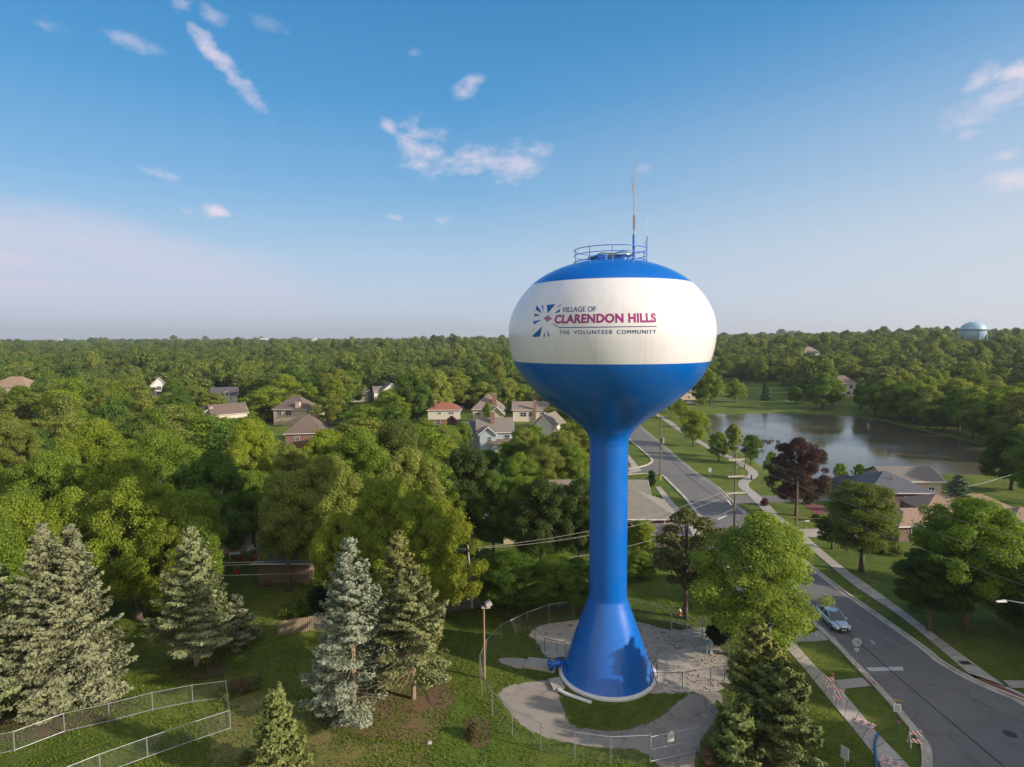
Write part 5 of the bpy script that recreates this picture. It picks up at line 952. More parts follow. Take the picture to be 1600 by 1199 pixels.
for a, ww, lb in ((412, 11, 'small white block of a building on the skyline, left of its neighbour'), (492, 9, 'small white block of a building on the skyline, right of its neighbour')):
    pt = atY(a, 529.5, 1900); g0 = gz(pt.x, pt.y); r = empty('office_block', (pt.x, pt.y, g0), .2, lb, 'building'); MB().box((0, 0, (pt.z - g0) / 2), (ww * 2, 16, pt.z - g0)).build('wall', WL['white'], r); MB().box((0, 0, pt.z - g0 + .6), (ww * 1.2, 9, 1.6)).build('roof', WL['white'], r)
    for k in range(6): MB().box((0, -8.1, pt.z - g0 - 3 - k * 4), (ww * 1.8, .2, 1.6)).build('window_band', GLASS, r)

# ------------------------------------------------------------------ trees
def kites(P, Dn, T, ln, wd, tint):
    """one leaf-shaped face per point: P centre, Dn face normal, T long direction"""
    Dn = Dn / np.linalg.norm(Dn, axis=1, keepdims=True).clip(1e-6); T = T - Dn * (T * Dn).sum(1, keepdims=True); T = T / np.linalg.norm(T, axis=1, keepdims=True).clip(1e-6); B = np.cross(Dn, T)
    ln = ln[:, None]; wd = wd[:, None]
    return np.stack([P - T * ln * .5, P + B * wd * .5 + T * ln * .05, P + T * ln * .5, P - B * wd * .5 + T * ln * .05], 1), tint
def mesh_np(name, Q, tint, mat):
    n = len(Q); me = bpy.data.meshes.new(name); me.vertices.add(4 * n); me.vertices.foreach_set('co', Q.reshape(-1).astype(np.float32))
    me.loops.add(4 * n); me.loops.foreach_set('vertex_index', np.arange(4 * n, dtype=np.int32)); me.polygons.add(n); me.polygons.foreach_set('loop_start', np.arange(0, 4 * n, 4, dtype=np.int32)); me.update(calc_edges=True)
    a = me.attributes.new('tint', 'FLOAT', 'FACE'); a.data.foreach_set('value', np.clip(tint, 0, 1).astype(np.float32)); me.materials.append(mat); me.validate(); return me
def rsph(R, n): v = R.normal(size=(n, 3)); return v / np.linalg.norm(v, axis=1, keepdims=True)
def crown_mesh(seed, Ht, Rd, z0, nc, nl, leaf, env='round', cr=(.2, .34), mat=None, flat=.75, asp=.62, sparse=0.0):
    R = np.random.default_rng(seed); t = R.random(nc) ** .9; th = R.random(nc) * 2 * np.pi
    if env == 'round': e = np.sqrt(np.clip(1 - (2 * t - .85) ** 2 * .82, .05, 1))
    elif env == 'oval': e = np.sin(np.pi * (t * .86 + .08)) ** .7
    elif env == 'spread': e = np.sqrt(np.clip(1 - t ** 2 * .85, .05, 1)) * (.75 + .25 * t)
    elif env == 'cone': e = (1 - t * .85) ** .8
    else: e = np.ones(nc)
    cR = Rd * (cr[0] + (cr[1] - cr[0]) * R.random(nc)); lob = 1 + .14 * np.sin(th * 3 + seed) + .09 * np.sin(th * 5 + 2 * seed + 3 * t)
    rr_ = (Rd * e * lob - cR * .95).clip(.1) * (R.random(nc) ** .42); Cc = np.stack([rr_ * np.cos(th), rr_ * np.sin(th), z0 + cR * .6 + t * (Ht - z0 - cR * 1.2)], 1)
    pr = cR ** 2; pr = pr / pr.sum(); k = R.choice(nc, nl, p=pr); d = rsph(R, nl); d[:, 2] = np.where(R.random(nl) < .3, np.abs(d[:, 2]), d[:, 2])
    s = .45 + .62 * R.random(nl) ** .45; out_ = R.random(nl) < .17; s[out_] *= 1.05 + .5 * R.random(out_.sum())
    P = Cc[k] + d * (cR[k] * s)[:, None] * np.array([1, 1, flat]); P[:, 2] -= R.random(nl) * .06 * Rd
    Nn = d * .9 + rsph(R, nl) * .75 + np.array([0, 0, .45]); T = rsph(R, nl) * .8 + d * .5 + np.array([0, 0, -.35])
    ln = leaf * (.6 + .8 * R.random(nl)); ct = R.random(nc)
    Q, ti = kites(P, Nn, T, ln, ln * asp, .5 + (ct[k] - .5) * .35 + (R.random(nl) - .5) * .6)
    return mesh_np('crown', Q, ti, mat or LEAF), Cc, cR
def limb_mesh(seed, Ht, z0, Cc, r0, nb=9, bark=BARK):
    rnd = random.Random(seed); m = MB(); top = Ht * .8; lean = (rnd.uniform(-.3, .3), rnd.uniform(-.3, .3))
    tr = [(lean[0] * u * u, lean[1] * u * u, top * u - (.3 if u == 0 else 0)) for u in (0, .12, .3, .5, .75, 1)]; m.tube(tr, [r0 * 1.35, r0, r0 * .85, r0 * .65, r0 * .35, r0 * .12], 8)
    for i in sorted(range(len(Cc)), key=lambda i: rnd.random())[:nb]:
        c = Vector(Cc[i]); zs = max(z0 * .75, min(c.z - .4, c.z * .62)); u = zs / top; s = Vector((lean[0] * u * u, lean[1] * u * u, zs)); md = s.lerp(c, .5) + Vector((0, 0, .12 * (c - s).length))
        m.tube([s, md, c], [r0 * .42, r0 * .26, r0 * .07], 6)
    o = m.build('trunk', bark, None, True, coll=None); me = o.data; bpy.data.objects.remove(o); return me
def spruce_mesh(seed, Ht, Rd, zb, dens=1.0, bare=None, bare_z=0, spread=.36, tuft=.30, up=0.0, irr=.36, prof=.85, spacing=.46, wd=.42):
    R = np.random.default_rng(seed); Ps, Ns, Ts, Ls, Ti = [], [], [], [], []; tw = MB(); z = zb
    tw.tube([(0, 0, -.2), (.05, 0, Ht * .4), (0, .04, Ht * .75), (0, 0, Ht - .1)], [Ht * .014 + .07, Ht * .011 + .04, .08, .02], 8)
    while z < Ht - .15:
        t = (z - zb) / (Ht - zb); nb = 8 if t < .85 else 6
        for b in range(nb):
            az = R.random() * 2 * np.pi; Lb = Rd * ((1 - t) ** prof) * (1 - irr + irr * 1.6 * R.random()) * (1 + .10 * math.sin(az * 3 + seed)) + .18
            if t < .08: Lb *= .55 + .45 * t / .08
            slope = -.16 + .75 * t + up + .12 * (R.random() - .5); o = np.array([math.cos(az), math.sin(az), 0]); s_ = np.array([-math.sin(az), math.cos(az), 0]); zz = z + .3 * (R.random() - .5)
            isbare = bare is not None and z < bare_z and abs((az - bare[0] + np.pi) % (2 * np.pi) - np.pi) < bare[1]
            if isbare or R.random() < .12:
                pts = [(o * (Lb * u) + np.array([0, 0, zz + slope * Lb * u + .12 * Lb * u * u])) for u in (.02, .4, .7, .95)]
                tw.tube([tuple(p) for p in pts], [.035, .025, .018, .01], 4, False)
            if isbare and R.random() < .9: continue
            n = int(dens * (20 + 52 * Lb)); u = .12 + .88 * R.random(n) ** .62; lat = (R.random(n) - .5) * 2; wl_ = spread * Lb * (1.05 - u) ** .7 + .12
            P = o * (Lb * u)[:, None] + s_ * (lat * wl_)[:, None]; P[:, 2] = zz + slope * Lb * u + .16 * Lb * u * u - .16 * np.abs(lat) * wl_ + (R.random(n) - .7) * .20
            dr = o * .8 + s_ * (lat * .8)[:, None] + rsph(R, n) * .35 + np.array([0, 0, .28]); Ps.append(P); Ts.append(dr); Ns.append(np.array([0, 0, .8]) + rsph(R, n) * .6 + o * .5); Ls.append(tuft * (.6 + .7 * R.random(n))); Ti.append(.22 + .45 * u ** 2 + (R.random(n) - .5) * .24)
        z += spacing * (1.0 if t < .8 else .7)
    for k in range(26): Ps.append(np.array([[0, 0, Ht - .5 + .5 * k / 26]]) + rsph(R, 1) * .06); Ts.append(np.array([[0, 0, 1.]]) + rsph(R, 1) * .7); Ns.append(rsph(R, 1)); Ls.append(np.array([tuft * .7])); Ti.append(np.array([.6]))
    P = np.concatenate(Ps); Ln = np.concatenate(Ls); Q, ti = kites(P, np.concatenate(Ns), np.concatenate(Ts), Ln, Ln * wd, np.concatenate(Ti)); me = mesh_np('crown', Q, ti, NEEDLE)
    o = tw.build('trunk', TWIG, None, coll=None); tm = o.data; bpy.data.objects.remove(o); return me, tm
TREES = []
def put(name, label, p, cm, tm, col, s=1.0, rz=0.0, cat='tree', group=None, sz=None):
    r = empty(name, p, rz, label, cat, group); r.scale = (s, s, sz or s)
    for nm, me_ in (('crown', cm), ('trunk', tm)):
        if me_ is None: continue
        o = bpy.data.objects.new(nm, me_); C.objects.link(o); o.parent = r
        if nm == 'crown': o.color = (*col, 1)
    q_ = proj((p[0], p[1], 6)); TREES.append((p[0], p[1], q_[0])); return r
COL = {'bright': (.195, .250, .028), 'yellow': (.235, .28, .030), 'mid': (.155, .225, .030), 'dark': (.098, .165, .028), 'olive': (.195, .225, .048), 'light': (.205, .240, .055), 'purple': (.068, .036, .036), 'bluish': (.05, .09, .04)}
# near broadleaf prototypes: unit height 14, radius 6
NEARV = []
for i, (e_, z0_, nc_, cr_) in enumerate((('round', 2.6, 150, (.10, .21)), ('oval', 2.4, 120, (.12, .23)), ('spread', 3.6, 130, (.10, .20)), ('round', 3.0, 170, (.09, .18)), ('oval', 3.0, 140, (.10, .20)))):
    cm, Cc, _ = crown_mesh(11 + i, 14, 5.6, z0_, nc_, 72000, .205, e_, cr_); NEARV.append((cm, limb_mesh(31 + i, 14, z0_, Cc, .30, 22)))
MIDV = []
for i, (e_, z0_) in enumerate((('round', 2.2), ('oval', 2.0), ('spread', 3.0), ('round', 2.6))):
    cm, Cc, _ = crown_mesh(51 + i, 14, 5.6, z0_, 80, 17000, .39, e_, (.12, .26)); MIDV.append((cm, limb_mesh(61 + i, 14, z0_, Cc, .3, 7)))
FARV = [crown_mesh(71 + i, 14, 6.0, 1.0, 34, 3400, .82, e_, (.17, .35), FARLEAF)[0] for i, e_ in enumerate(('round', 'oval', 'spread', 'round', 'round'))]
def broad(label, p, h, r, col, v, lod='n', rz=None, name='broadleaf_tree', group=None):
    V_ = NEARV if lod == 'n' else MIDV; cm, tm = V_[v % len(V_)]; s = r / 5.6
    return put(name, label, p, cm, tm, COL[col] if isinstance(col, str) else col, s, (v * 1.7 + p[0]) if rz is None else rz, sz=h / 14, group=group)
def top(px, py, h):   # where a tree of this height stands if its top is seen here
    p = at(px, py, h); return Vector((p.x, p.y, 0))
# spruces and pines
def conifer(label, p, h, r, seed, col, zb=.8, name='spruce_tree', rz=0, **k):
    cm, tm = spruce_mesh(seed, h, r, zb, **k); return put(name, label, (p.x, p.y, 0), cm, tm, col, 1.0, rz)
BS = (.19, .20, .115); BS2 = (.18, .20, .095); OS = (.165, .165, .055)
conifer('largest silvery spruce at the left, the left one of two joined tops', at(84, 1108), 15.3, 4.0, 1, BS, .5, dens=1.1, tuft=.32)
conifer('tall silvery spruce joined to the right side of the largest one', at(124, 1100), 15.0, 4.1, 2, BS, .5, dens=1.1, tuft=.32)
conifer('olive green spruce cut by the left edge of the frame', at(-12, 1120), 14.0, 4.6, 3, BS2, 1.2)
conifer('pale green spruce with a bare reddish trunk foot on the shaded lawn', at(307, 1040), 12.9, 3.9, 4, BS2, 2.0, dens=1.2)
conifer('low blue spruce tucked behind the pale green one on the shaded lawn', at(372, 1008), 5.0, 2.1, 5, BS, .3)
conifer('silvery blue spruce whose lower right side is bare down to a leaning pinkish trunk', at(553, 1118), 14.4, 3.8, 6, (.205, .23, .165), .7, dens=1.2, bare=(rad(-35), rad(50)), bare_z=6.5)
conifer('olive brown spruce standing behind the silvery blue one', at(626, 1052), 12.9, 3.9, 7, OS, 1.2, dens=1.3)
conifer('broad olive spruce with a bare trunk foot at the front right of the mulch bed', at(646, 1092), 10.8, 4.2, 8, (.165, .175, .075), 2.2, dens=1.5, irr=.3, prof=.7, bare=(rad(-110), rad(60)), bare_z=4.2)
conifer('small yellowish green conifer alone at the bottom of the frame', at(436, 1222), 6.7, 2.0, 9, (.135, .155, .048), .2, spacing=.28, tuft=.3)
conifer('feathery pine with a yellowish crown beside the right end of the gate', at(1178, 1120), 7.4, 2.4, 10, (.15, .165, .045), 1.3, name='pine_tree', irr=.4, prof=.7, up=.25, tuft=.42)
conifer('dark bushy pine nearest the pavement spur', at(1222, 1185), 6.6, 2.4, 12, (.085, .108, .034), .3, name='pine_tree', irr=.4, prof=.6, up=.2, tuft=.42)
conifer('low spreading pine right of the double gate', at(1148, 1200), 4.4, 1.7, 13, (.105, .135, .04), .3, name='pine_tree', irr=.4, prof=.6, up=.3, tuft=.42)
conifer('round topped pine growing into the broadleaf tree above it', at(1198, 1150), 5.6, 2.1, 14, (.08, .105, .03), .3, name='pine_tree', irr=.4, prof=.6, up=.2, tuft=.42)
cm, Cc, _ = crown_mesh(97, 12, 4.7, 4.0, 34, 12000, .42, 'round', (.13, .24), NEEDLE, flat=.42, asp=.3); put('pine_tree', 'dark ragged pine with tiered branches right of the tower column', at(1071, 967), cm, limb_mesh(9, 13, 3.5, Cc, .24, 26), (.085, .088, .030))
conifer('small blue green spruce in front of the slate roofed ranch house', at(1494, 815), 7.6, 3.0, 15, (.085, .125, .085), .3)
cm, Cc, _ = crown_mesh(98, 3.6, 1.25, .1, 26, 7000, .2, 'oval', (.3, .5)); put('arborvitae', 'very dark upright evergreen shrub at the corner of the tower yard', at(1122, 1008), cm, None, (.018, .036, .012), cat='shrub')
put('arborvitae', 'narrow dark evergreen between the ranch house roof and the side street', at(1017, 760), cm, None, (.03, .06, .02), .9, cat='shrub')
conifer('slim blue green conifer on the lawn across the pond', H(1197, 596, 9.0), 9.5, 2.4, 16, (.06, .10, .06), .2, dens=.5, tuft=.6)
conifer('brownish conifer with sparse branches near the skyline house', H(582, 571, 15.0), 15, 4.2, 17, (.12, .11, .05), 1, dens=.5, tuft=.7)
conifer('broad dark fan shaped conifer in the middle of the left woods', H(520, 572, 16.0), 16, 6.0, 18, (.085, .10, .035), 1, dens=.5, tuft=.7)
# named broadleaf trees, right side
broad('big yellowish green tree overhanging the silver car', at(1186, 1032), 13.9, 6.1, (.19, .255, .042), 0)
broad('round purple leaved maple on the pond side of the driveway', at(1244, 806), 13.2, 5.3, 'purple', 3)
broad('olive green tree with a clear trunk on the lawn right of the road', at(1346, 893), 11.4, 6.0, (.125, .16, .034), 2)
broad('small low crowned tree leaning over the right hand pavement', at(1300, 858), 4.6, 2.9, (.07, .10, .024), 2)
broad('large bright green tree at the right edge in front of the tan roofs', at(1508, 985), 13.6, 6.0, (.125, .195, .022), 4)
broad('dark lower tree spreading to the left under the large bright one', at(1452, 985), 8.2, 4.6, (.050, .095, .014), 2)
broad('dark tree at the extreme right edge beside the lamp arm', at(1625, 1005), 10.5, 5.6, (.055, .105, .016), 0)
broad('dark green tree behind the lamp arm at the right edge', at(1590, 940), 8.5, 4.6, 'mid', 1)
broad('round light green tree on the grass strip, farthest of the footpath trees', at(1083, 698), 10.2, 4.7, 'bright', 1)
broad('dark rounded young tree left of the pole with crossarms', at(1123, 721), 7.2, 2.8, 'mid', 3)
broad('pale thin crowned young tree directly behind the pole with crossarms', at(1147, 716), 8.6, 2.3, 'olive', 4)
broad('deep green oval young tree at the pond edge of the footpath', at(1173, 726), 7.2, 2.9, 'dark', 1)
broad('narrow olive tree peeping out left of the purple maple', at(1205, 752), 6.2, 1.9, 'mid', 4)
broad('little green tree at the shore, left of a similar one by the slate roof', at(1312, 757), 4.4, 1.6, 'mid', 1)
broad('little green tree at the shore, close against the slate roof', at(1342, 757), 4.2, 1.5, 'mid', 4)
for i, (a, b, h, r_, c_, lb) in enumerate(((1580, 766, 11.8, 6.2, (.045, .085, .018), 'broad dark tree at the right end of the pond'), (1625, 790, 12, 6, 'dark', 'dark tree cut by the right edge at the end of the pond'), (1600, 722, 9, 4.5, 'bright', 'light topped tree behind the broad dark one at the pond end'))):
    broad(lb, at(a, b), h, r_, c_, i)
for i, (a, b, h, r_, c_, lb) in enumerate(((1063, 655, 7, 3.4, 'bright', 'bright bushy tree at the far end of the sandy bank'), (1050, 645, 6, 2.8, 'yellow', 'yellowish small tree where the road meets the tower bowl'), (1078, 668, 4, 2.2, 'mid', 'small green bush in front of the far pond lawn'),
        (1110, 633, 15, 6.5, 'mid', 'large oak like tree on the lawn at the far left pond corner'), (1148, 630, 11, 4.8, 'mid', 'middle tree of the group on the far pond lawn'), (1092, 630, 12, 4.5, 'dark', 'dark tree beside the parked red car'), (1158, 629, 9, 3.4, 'light', 'pale small tree at the right of the far lawn group'),
        (1243, 632, 8, 4.2, 'dark', 'low dark tree at the middle of the far shore'), (1285, 641, 15, 7.0, 'dark', 'large dark tree at the far shore right of the middle'), (1300, 637, 13, 5.5, 'mid', 'green tree behind the large dark one on the far shore'), (1345, 641, 11, 4.6, 'dark', 'dark tree in front of the cream house across the pond'),
        (1098, 634, 3, 1.8, 'bright', 'small bright bush on the far pond lawn'))):
    broad(lb, at(a, b), h, r_, c_, i, 'm')
# wooded right bank of the pond
bank = [(1366, 652), (1384, 656), (1405, 660), (1428, 665), (1450, 671), (1474, 677), (1498, 683), (1520, 688), (1543, 694), (1566, 700), (1590, 708), (1612, 716)]
rnd = random.Random(21)
for i, (a, b) in enumerate(bank):
    c_ = ('dark', 'mid', 'dark', 'mid', 'olive', 'dark')[i % 6]
    broad(('%s tree on the right bank of the pond, %s' % ({'dark': 'dark', 'mid': 'mid green', 'olive': 'olive'}[c_], ('nearest the cream house', 'second from the cream house', 'third from the cream house', 'fourth from the cream house', 'left of its middle', 'at its middle', 'right of its middle', 'low over the water', 'above the dark reflection', 'left of the broad dark tree', 'behind the broad dark tree', 'cut by the right edge')[i])), at(a, b - 2.5), rnd.uniform(11, 16.5), rnd.uniform(5.6, 7.6), c_, i, 'm')
# named broadleaf trees, left woods (top seen at px, py; height; radius)
LT = [(452, 694, 13.5, 4.4, 'light', 3, 'pale twiggy tree below the left corner of the brick hip roofed house'), (500, 684, 13.5, 4.6, 'bright', 4, 'bright tree below the right corner of the brick hip roofed house'), (822, 742, 11.5, 4.0, 'mid', 1, 'mid green tree over the left end of the cream two storey house'), (20, 655, 15.5, 5.6, 'olive', 2, 'olive crowned tree at the left edge above the double spruce'), (150, 655, 17, 6.8, 'bright', 0, 'large bright green crown above and left of the double spruce top'), (70, 705, 16, 6.0, 'mid', 3, 'mid green tree above the left spruce tip'),
      (245, 668, 16.5, 6.4, 'mid', 1, 'mid green crown right of the large bright one in the left woods'), (330, 705, 16, 5.6, 'dark', 3, 'deep green crown above the pale green spruce'), (388, 655, 16, 5.2, 'yellow', 4, 'yellow green tree below the brown roofed house with cream gable'),
      (445, 735, 14.5, 5.0, 'light', 2, 'twiggy pale olive tree in front of the brick hip roofed house'), (205, 745, 15.5, 5.8, 'bright', 3, 'bright crown hanging behind the double spruce'), (110, 762, 14.0, 5.0, 'bright', 0, 'bright crown directly behind the tips of the double spruce'),
      (15, 770, 14.5, 5.2, 'bright', 1, 'bright crown at the left edge behind the cut off spruce'), (262, 792, 12.5, 4.4, (.15, .19, .02), 3, 'sunlit yellowish tree between the double spruce and the pale green spruce'), (505, 712, 15.5, 5.4, 'light', 4, 'pale olive tree left of the middle of the left woods'),
      (560, 668, 17, 6.0, 'mid', 0, 'tall mid green crown near the centre of the left woods'), (622, 652, 17.5, 6.2, (.115, .15, .036), 1, 'tallest light olive crown in the centre of the left woods'), (668, 712, 14.5, 5.0, 'mid', 3, 'mid green crown left of the flat dark tree'),
      (530, 800, 11.0, 3.8, 'yellow', 4, 'bright young tree just behind the silvery blue spruce top'), (598, 748, 15, 5.0, 'bright', 2, 'bright green crown above the olive brown spruce'), (690, 782, 13.0, 4.6, (.20, .225, .022), 0, 'sunlit yellow green tree left of the leaning white pole'),
      (650, 765, 14.5, 4.6, 'bright', 3, 'bright crown behind the sunlit yellow green tree'), (728, 698, 15.0, 5.6, (.065, .095, .024), 2, 'dark flat layered tree with a tall bare trunk in front of the pale blue house'), (796, 862, 6.6, 4.4, (.085, .145, .018), 0, 'low round bush like tree behind the curved fence'),
      (870, 868, 6.2, 3.6, 'mid', 1, 'dark low tree next to the low round one, left of the column'), (905, 872, 6.0, 3.2, 'dark', 3, 'dark low tree touching the tower column from the left'), (845, 745, 12.5, 4.8, (.06, .095, .022), 3, 'mid green tree in front of the cream two storey house'), (905, 748, 12.0, 4.2, (.065, .10, .024), 4, 'mid green tree between the cream house and the tower column'),
      (880, 672, 11.5, 4.6, 'light', 2, 'pale scraggly tree left of where the bowl meets the column'), (815, 668, 10.5, 4.0, 'olive', 4, 'grey green scraggly tree right of the pale blue house'), (722, 658, 8.5, 2.8, 'mid', 1, 'rounded green tree in front of the left end of the pale blue house'), (706, 650, 9.0, 2.6, 'purple', 3, 'purple leaved tree between the red roofed and pale blue houses'),
      (762, 628, 9.5, 2.0, 'mid', 1, 'narrow green tree in front of the tall chimney house'), (392, 735, 11.5, 4.2, 'mid', 2, 'shaded tree over the garden canopy'), (570, 800, 11.5, 3.6, 'bright', 1, 'green tree with a visible straight trunk behind the blue spruce'), (470, 735, 12.5, 4.0, 'mid', 0, 'dark tree above the brick garage roof'), (300, 765, 14, 4.6, 'mid', 2, 'mid green tree just left of the pinkish walled house'),
      (-60, 700, 16, 6, 'bright', 1, 'bright tree just outside the left edge'), (-40, 800, 14, 5, 'mid', 0, 'mid green tree just outside the left edge, nearer'), (180, 700, 16.5, 6, 'bright', 4, 'bright crown in the gap between the large bright one and the one hanging lower'), (770, 735, 12, 3.8, 'dark', 3, 'dark tree above the timber shed'), (640, 700, 16, 5, 'light', 4, 'light crown below the tallest light olive crown')]
for a, b, h, r_, c_, v_, lb in LT: broad(lb, top(a, b, h), h, r_, c_, v_)
broad('green tree behind the ranch house right of the column', at(1003, 872), 5.2, 2.4, 'bright', 2); broad('bright bush right of the tower column at the lawn edge', at(1000, 905), 3.6, 2.4, 'mid', 0)
for i, (a, b, h, r_, c_, lb) in enumerate(((812, 782, 9, 4.2, 'mid', 'mid green tree on the street side behind the cream house, left end'), (848, 776, 10, 4.4, 'olive', 'olive tree behind the middle of the cream house'), (893, 772, 9.5, 4.4, 'mid', 'mid green tree behind the right end of the cream house'), (908, 742, 10, 4.2, 'olive', 'olive tree tight against the left of the column, far side'),
        (862, 748, 9.5, 4.4, 'light', 'pale twiggy tree two rows behind the cream house'), (806, 750, 9, 4.2, 'dark', 'dark tree right of the pale blue house lawn'), (915, 716, 9, 3.8, 'mid', 'mid green tree just under the bowl beside the column'), (888, 712, 8.5, 4.0, 'bright', 'bright tree under the bowl, left of the column'), (834, 716, 8.5, 3.6, 'mid', 'mid green tree right of the pale blue house'), (760, 742, 5.5, 3.6, 'dark', 'dark tree in front of the pale blue house porch'),
        (790, 722, 5, 2.6, 'bright', 'small bright tree at the right corner of the pale blue house'), (700, 720, 9, 4.4, 'mid', 'mid green tree left of the pale blue house lawn'))): broad(lb, at(a, b), h, r_, c_, i)
# trees outside the frame on the right, whose shade falls on the road
for i, (x_, y_) in enumerate(((58, 47), (66, 40), (58, 36), (72, 52), (64, 30), (80, 44), (52, 29))): broad('tree beyond the right edge shading the road', Vector((x_, y_, 0)), 13 + i % 3, 5.8, 'mid', i, group='trees beyond the right edge')
# shrubs
SHV = [crown_mesh(85 + i, 1.8, 1.25, .05, 18, 2600, .17, 'round', (.3, .5))[0] for i in range(3)]
for i, (a, b, s_, c_, lb) in enumerate(((112, 1112, 1.15, (.13, .17, .02), 'yellow green shrub at the foot of the double spruce'), (372, 1082, .75, (.17, .12, .07), 'brownish shrub by the fence corner'), (395, 1078, .7, (.12, .13, .05), 'olive shrub right of the fence corner'), (740, 1152, .6, (.10, .085, .035), 'brown green bush on the grass outside the curved fence'),
        (350, 1092, .6, (.13, .15, .04), 'olive shrub behind the fence corner post'), (1262, 788, .9, (.05, .08, .02), 'dark shrub left of the brick terrace'), (1300, 812, .8, (.05, .085, .02), 'dark round shrub below the brick terrace'), (1276, 815, .75, (.05, .085, .02), 'dark shrub beside the level cross wire'), (1320, 800, 1.3, (.045, .07, .022), 'spreading dark shrub left of the olive tree'),
        (1195, 790, .8, (.09, .03, .035), 'reddish shrub at the bend of the pavement'), (380, 995, .8, (.03, .055, .015), 'dark shrub on the shaded lawn'), (462, 965, 1.2, (.10, .14, .02), 'green shrub behind the sunlit board fence'), (500, 950, 1.5, (.02, .04, .012), 'very dark shrub behind the board fence'), (770, 948, .6, (.14, .17, .03), 'light shrub beside the grey board fence'),
        (940, 948, .9, (.10, .13, .02), 'low yellow green shrub left of the column foot'), (890, 950, .9, (.11, .14, .02), 'low shrub at the lawn edge left of the column'), (1400, 868, .8, (.09, .11, .03), 'pale low shrub in front of the low ranch house'), (1375, 865, .7, (.08, .11, .03), 'small shrub right of the olive tree'), (1105, 1190, .6, (.17, .11, .075), 'dry brown shrub right of the double gate'), (1085, 868, 1.0, (.10, .14, .03), 'bright shrub below the ranch house'),
        (430, 1190, .55, (.16, .15, .05), 'dry weeds beside the small conifer'), (385, 1190, .5, (.12, .15, .03), 'green weeds left of the small conifer'))):
    r = tag(bpy.data.objects.new('shrub', SHV[i % 3]), lb, 'shrub'); C.objects.link(r); r.location = at(a, b); r.scale = (s_, s_, s_ * .9); r.rotation_euler = (0, 0, i); r.color = (*c_, 1)

# scattered woods: individual trees nearest the camera, then one far wood
WIN = [(742, 800, 640, 696, 158), (734, 790, 612, 655, 195), (664, 722, 622, 657, 195), (800, 856, 624, 652, 208), (845, 868, 645, 668, 175), (834, 848, 610, 622, 250), (328, 372, 600, 619, 275), (322, 374, 626, 645, 200), (426, 488, 614, 646, 200), (440, 503, 643, 674, 158), (550, 574, 598, 619, 265), (594, 622, 590, 609, 285), (0, 46, 586, 608, 300),
       (232, 252, 591, 614, 290), (1305, 1362, 562, 622, 300), (1050, 1090, 600, 636, 300), (1262, 1274, 545, 556, 500), (738, 756, 536, 545, 600), (728, 748, 600, 618, 250), (788, 798, 620, 634, 230), (1068, 1250, 598, 660, 268), (1500, 1540, 495, 535, 640), (85, 105, 525, 534, 1500), (480, 500, 522, 532, 1900), (400, 424, 522, 532, 1900)]
LIM = [(-400, 790), (700, 775), (820, 775), (930, 765), (975, 740), (985, 655), (1068, 640), (1072, 626), (1100, 600), (1225, 600), (1240, 628), (1335, 636), (1350, 646), (1407, 656), (1462, 668), (1517, 682), (1560, 692), (1640, 716), (2000, 760)]
ROADLINE = [(30, 122), (39, 150), (40, 200)]
R = np.random.default_rng(5); cand = []
for lo, hi, st_, sc_ in ((95, 700, 9.6, 1.0), (700, 1700, 12.5, 1.35), (1700, 5200, 36, 2.6)):
    ys_ = np.arange(lo, hi, st_)
    for y in ys_:
        xr = y * (1.02 if lo < 600 else .95) + 30
        for x in np.arange(-xr, xr, st_):
            X_ = x + (R.random() - .5) * st_ * .85; Y_ = y + (R.random() - .5) * st_ * .85
            if R.random() < .08: continue
            cand.append((X_, Y_, (R.random() ** 1.4 * 1.0 + .88) * sc_, (R.random() * .42 + .78 + (.42 if R.random() < .06 else 0)) * (sc_ ** .35)))
cand = np.array(cand); cz = hill(cand[:, 0], cand[:, 1]); psd = sdist(cand[:, 0], cand[:, 1])
near_pts = np.array([(t_[0], t_[1]) for t_ in TREES])
housep = [(o.location.x, o.location.y) for o in C.objects if o.get('category') in ('house', 'garage', 'shed', 'water tower', 'building')]
housep = np.array(housep); keep = []
lx = [a for a, b in LIM]; ly = [b for a, b in LIM]
for i, (x, y, sr, sh_) in enumerate(cand):
    if psd[i] < 5: continue
    d = math.hypot(x, y); a, b, w_ = proj((x, y, cz[i]))
    if w_ < 30: continue
    if b > np.interp(a, lx, ly): continue
    if d < 320 and np.hypot(near_pts[:, 0] - x, near_pts[:, 1] - y).min() < 6.0: continue
    if d < 420 and np.hypot(housep[:, 0] - x, housep[:, 1] - y).min() < 9.5: continue
    if 24 < x < 50 and y < 215: continue
    h = 14 * sh_; R_ = 5.8 * sr
    if y < 150: h *= .8
    if d > 350: h *= 1 + .16 * math.sin(x * .021 + y * .004) * math.sin(y * .017 + 1) + .10 * math.sin(x * .0067 + 2)
    a1, b1, w1 = proj((x, y, cz[i] + h)); hw = R_ / w1 * CF; bad = False
    for (p0, p1, q0, q1, yy) in WIN:
        if y < yy and a + hw * .65 > p0 and a - hw * .65 < p1 and b1 < q1 - 5 and b > q0: bad = True; break
    if bad: continue
    keep.append((x, y, cz[i], R_, h, a, d))
keep.sort(key=lambda k: k[6]); vis = [k for k in keep if -30 < k[5] < 1630]
nind = max(0, 296 - len([t_ for t_ in TREES if t_[1] > 30])); indiv = set(id(k) for k in vis[:nind])
REG = [(130, 'at the far left of the woods'), (330, 'in the left woods above the double spruces'), (430, 'around the white dormered house'), (540, 'around the brown hip roofed houses'), (660, 'in the woods left of the red roofed house'), (800, 'around the pale blue and tall chimney houses'), (1000, 'beside the tower bowl'), (1250, 'beyond the far left pond shore'), (1400, 'behind the houses across the pond'), (9999, 'on the rise behind the right pond bank')]
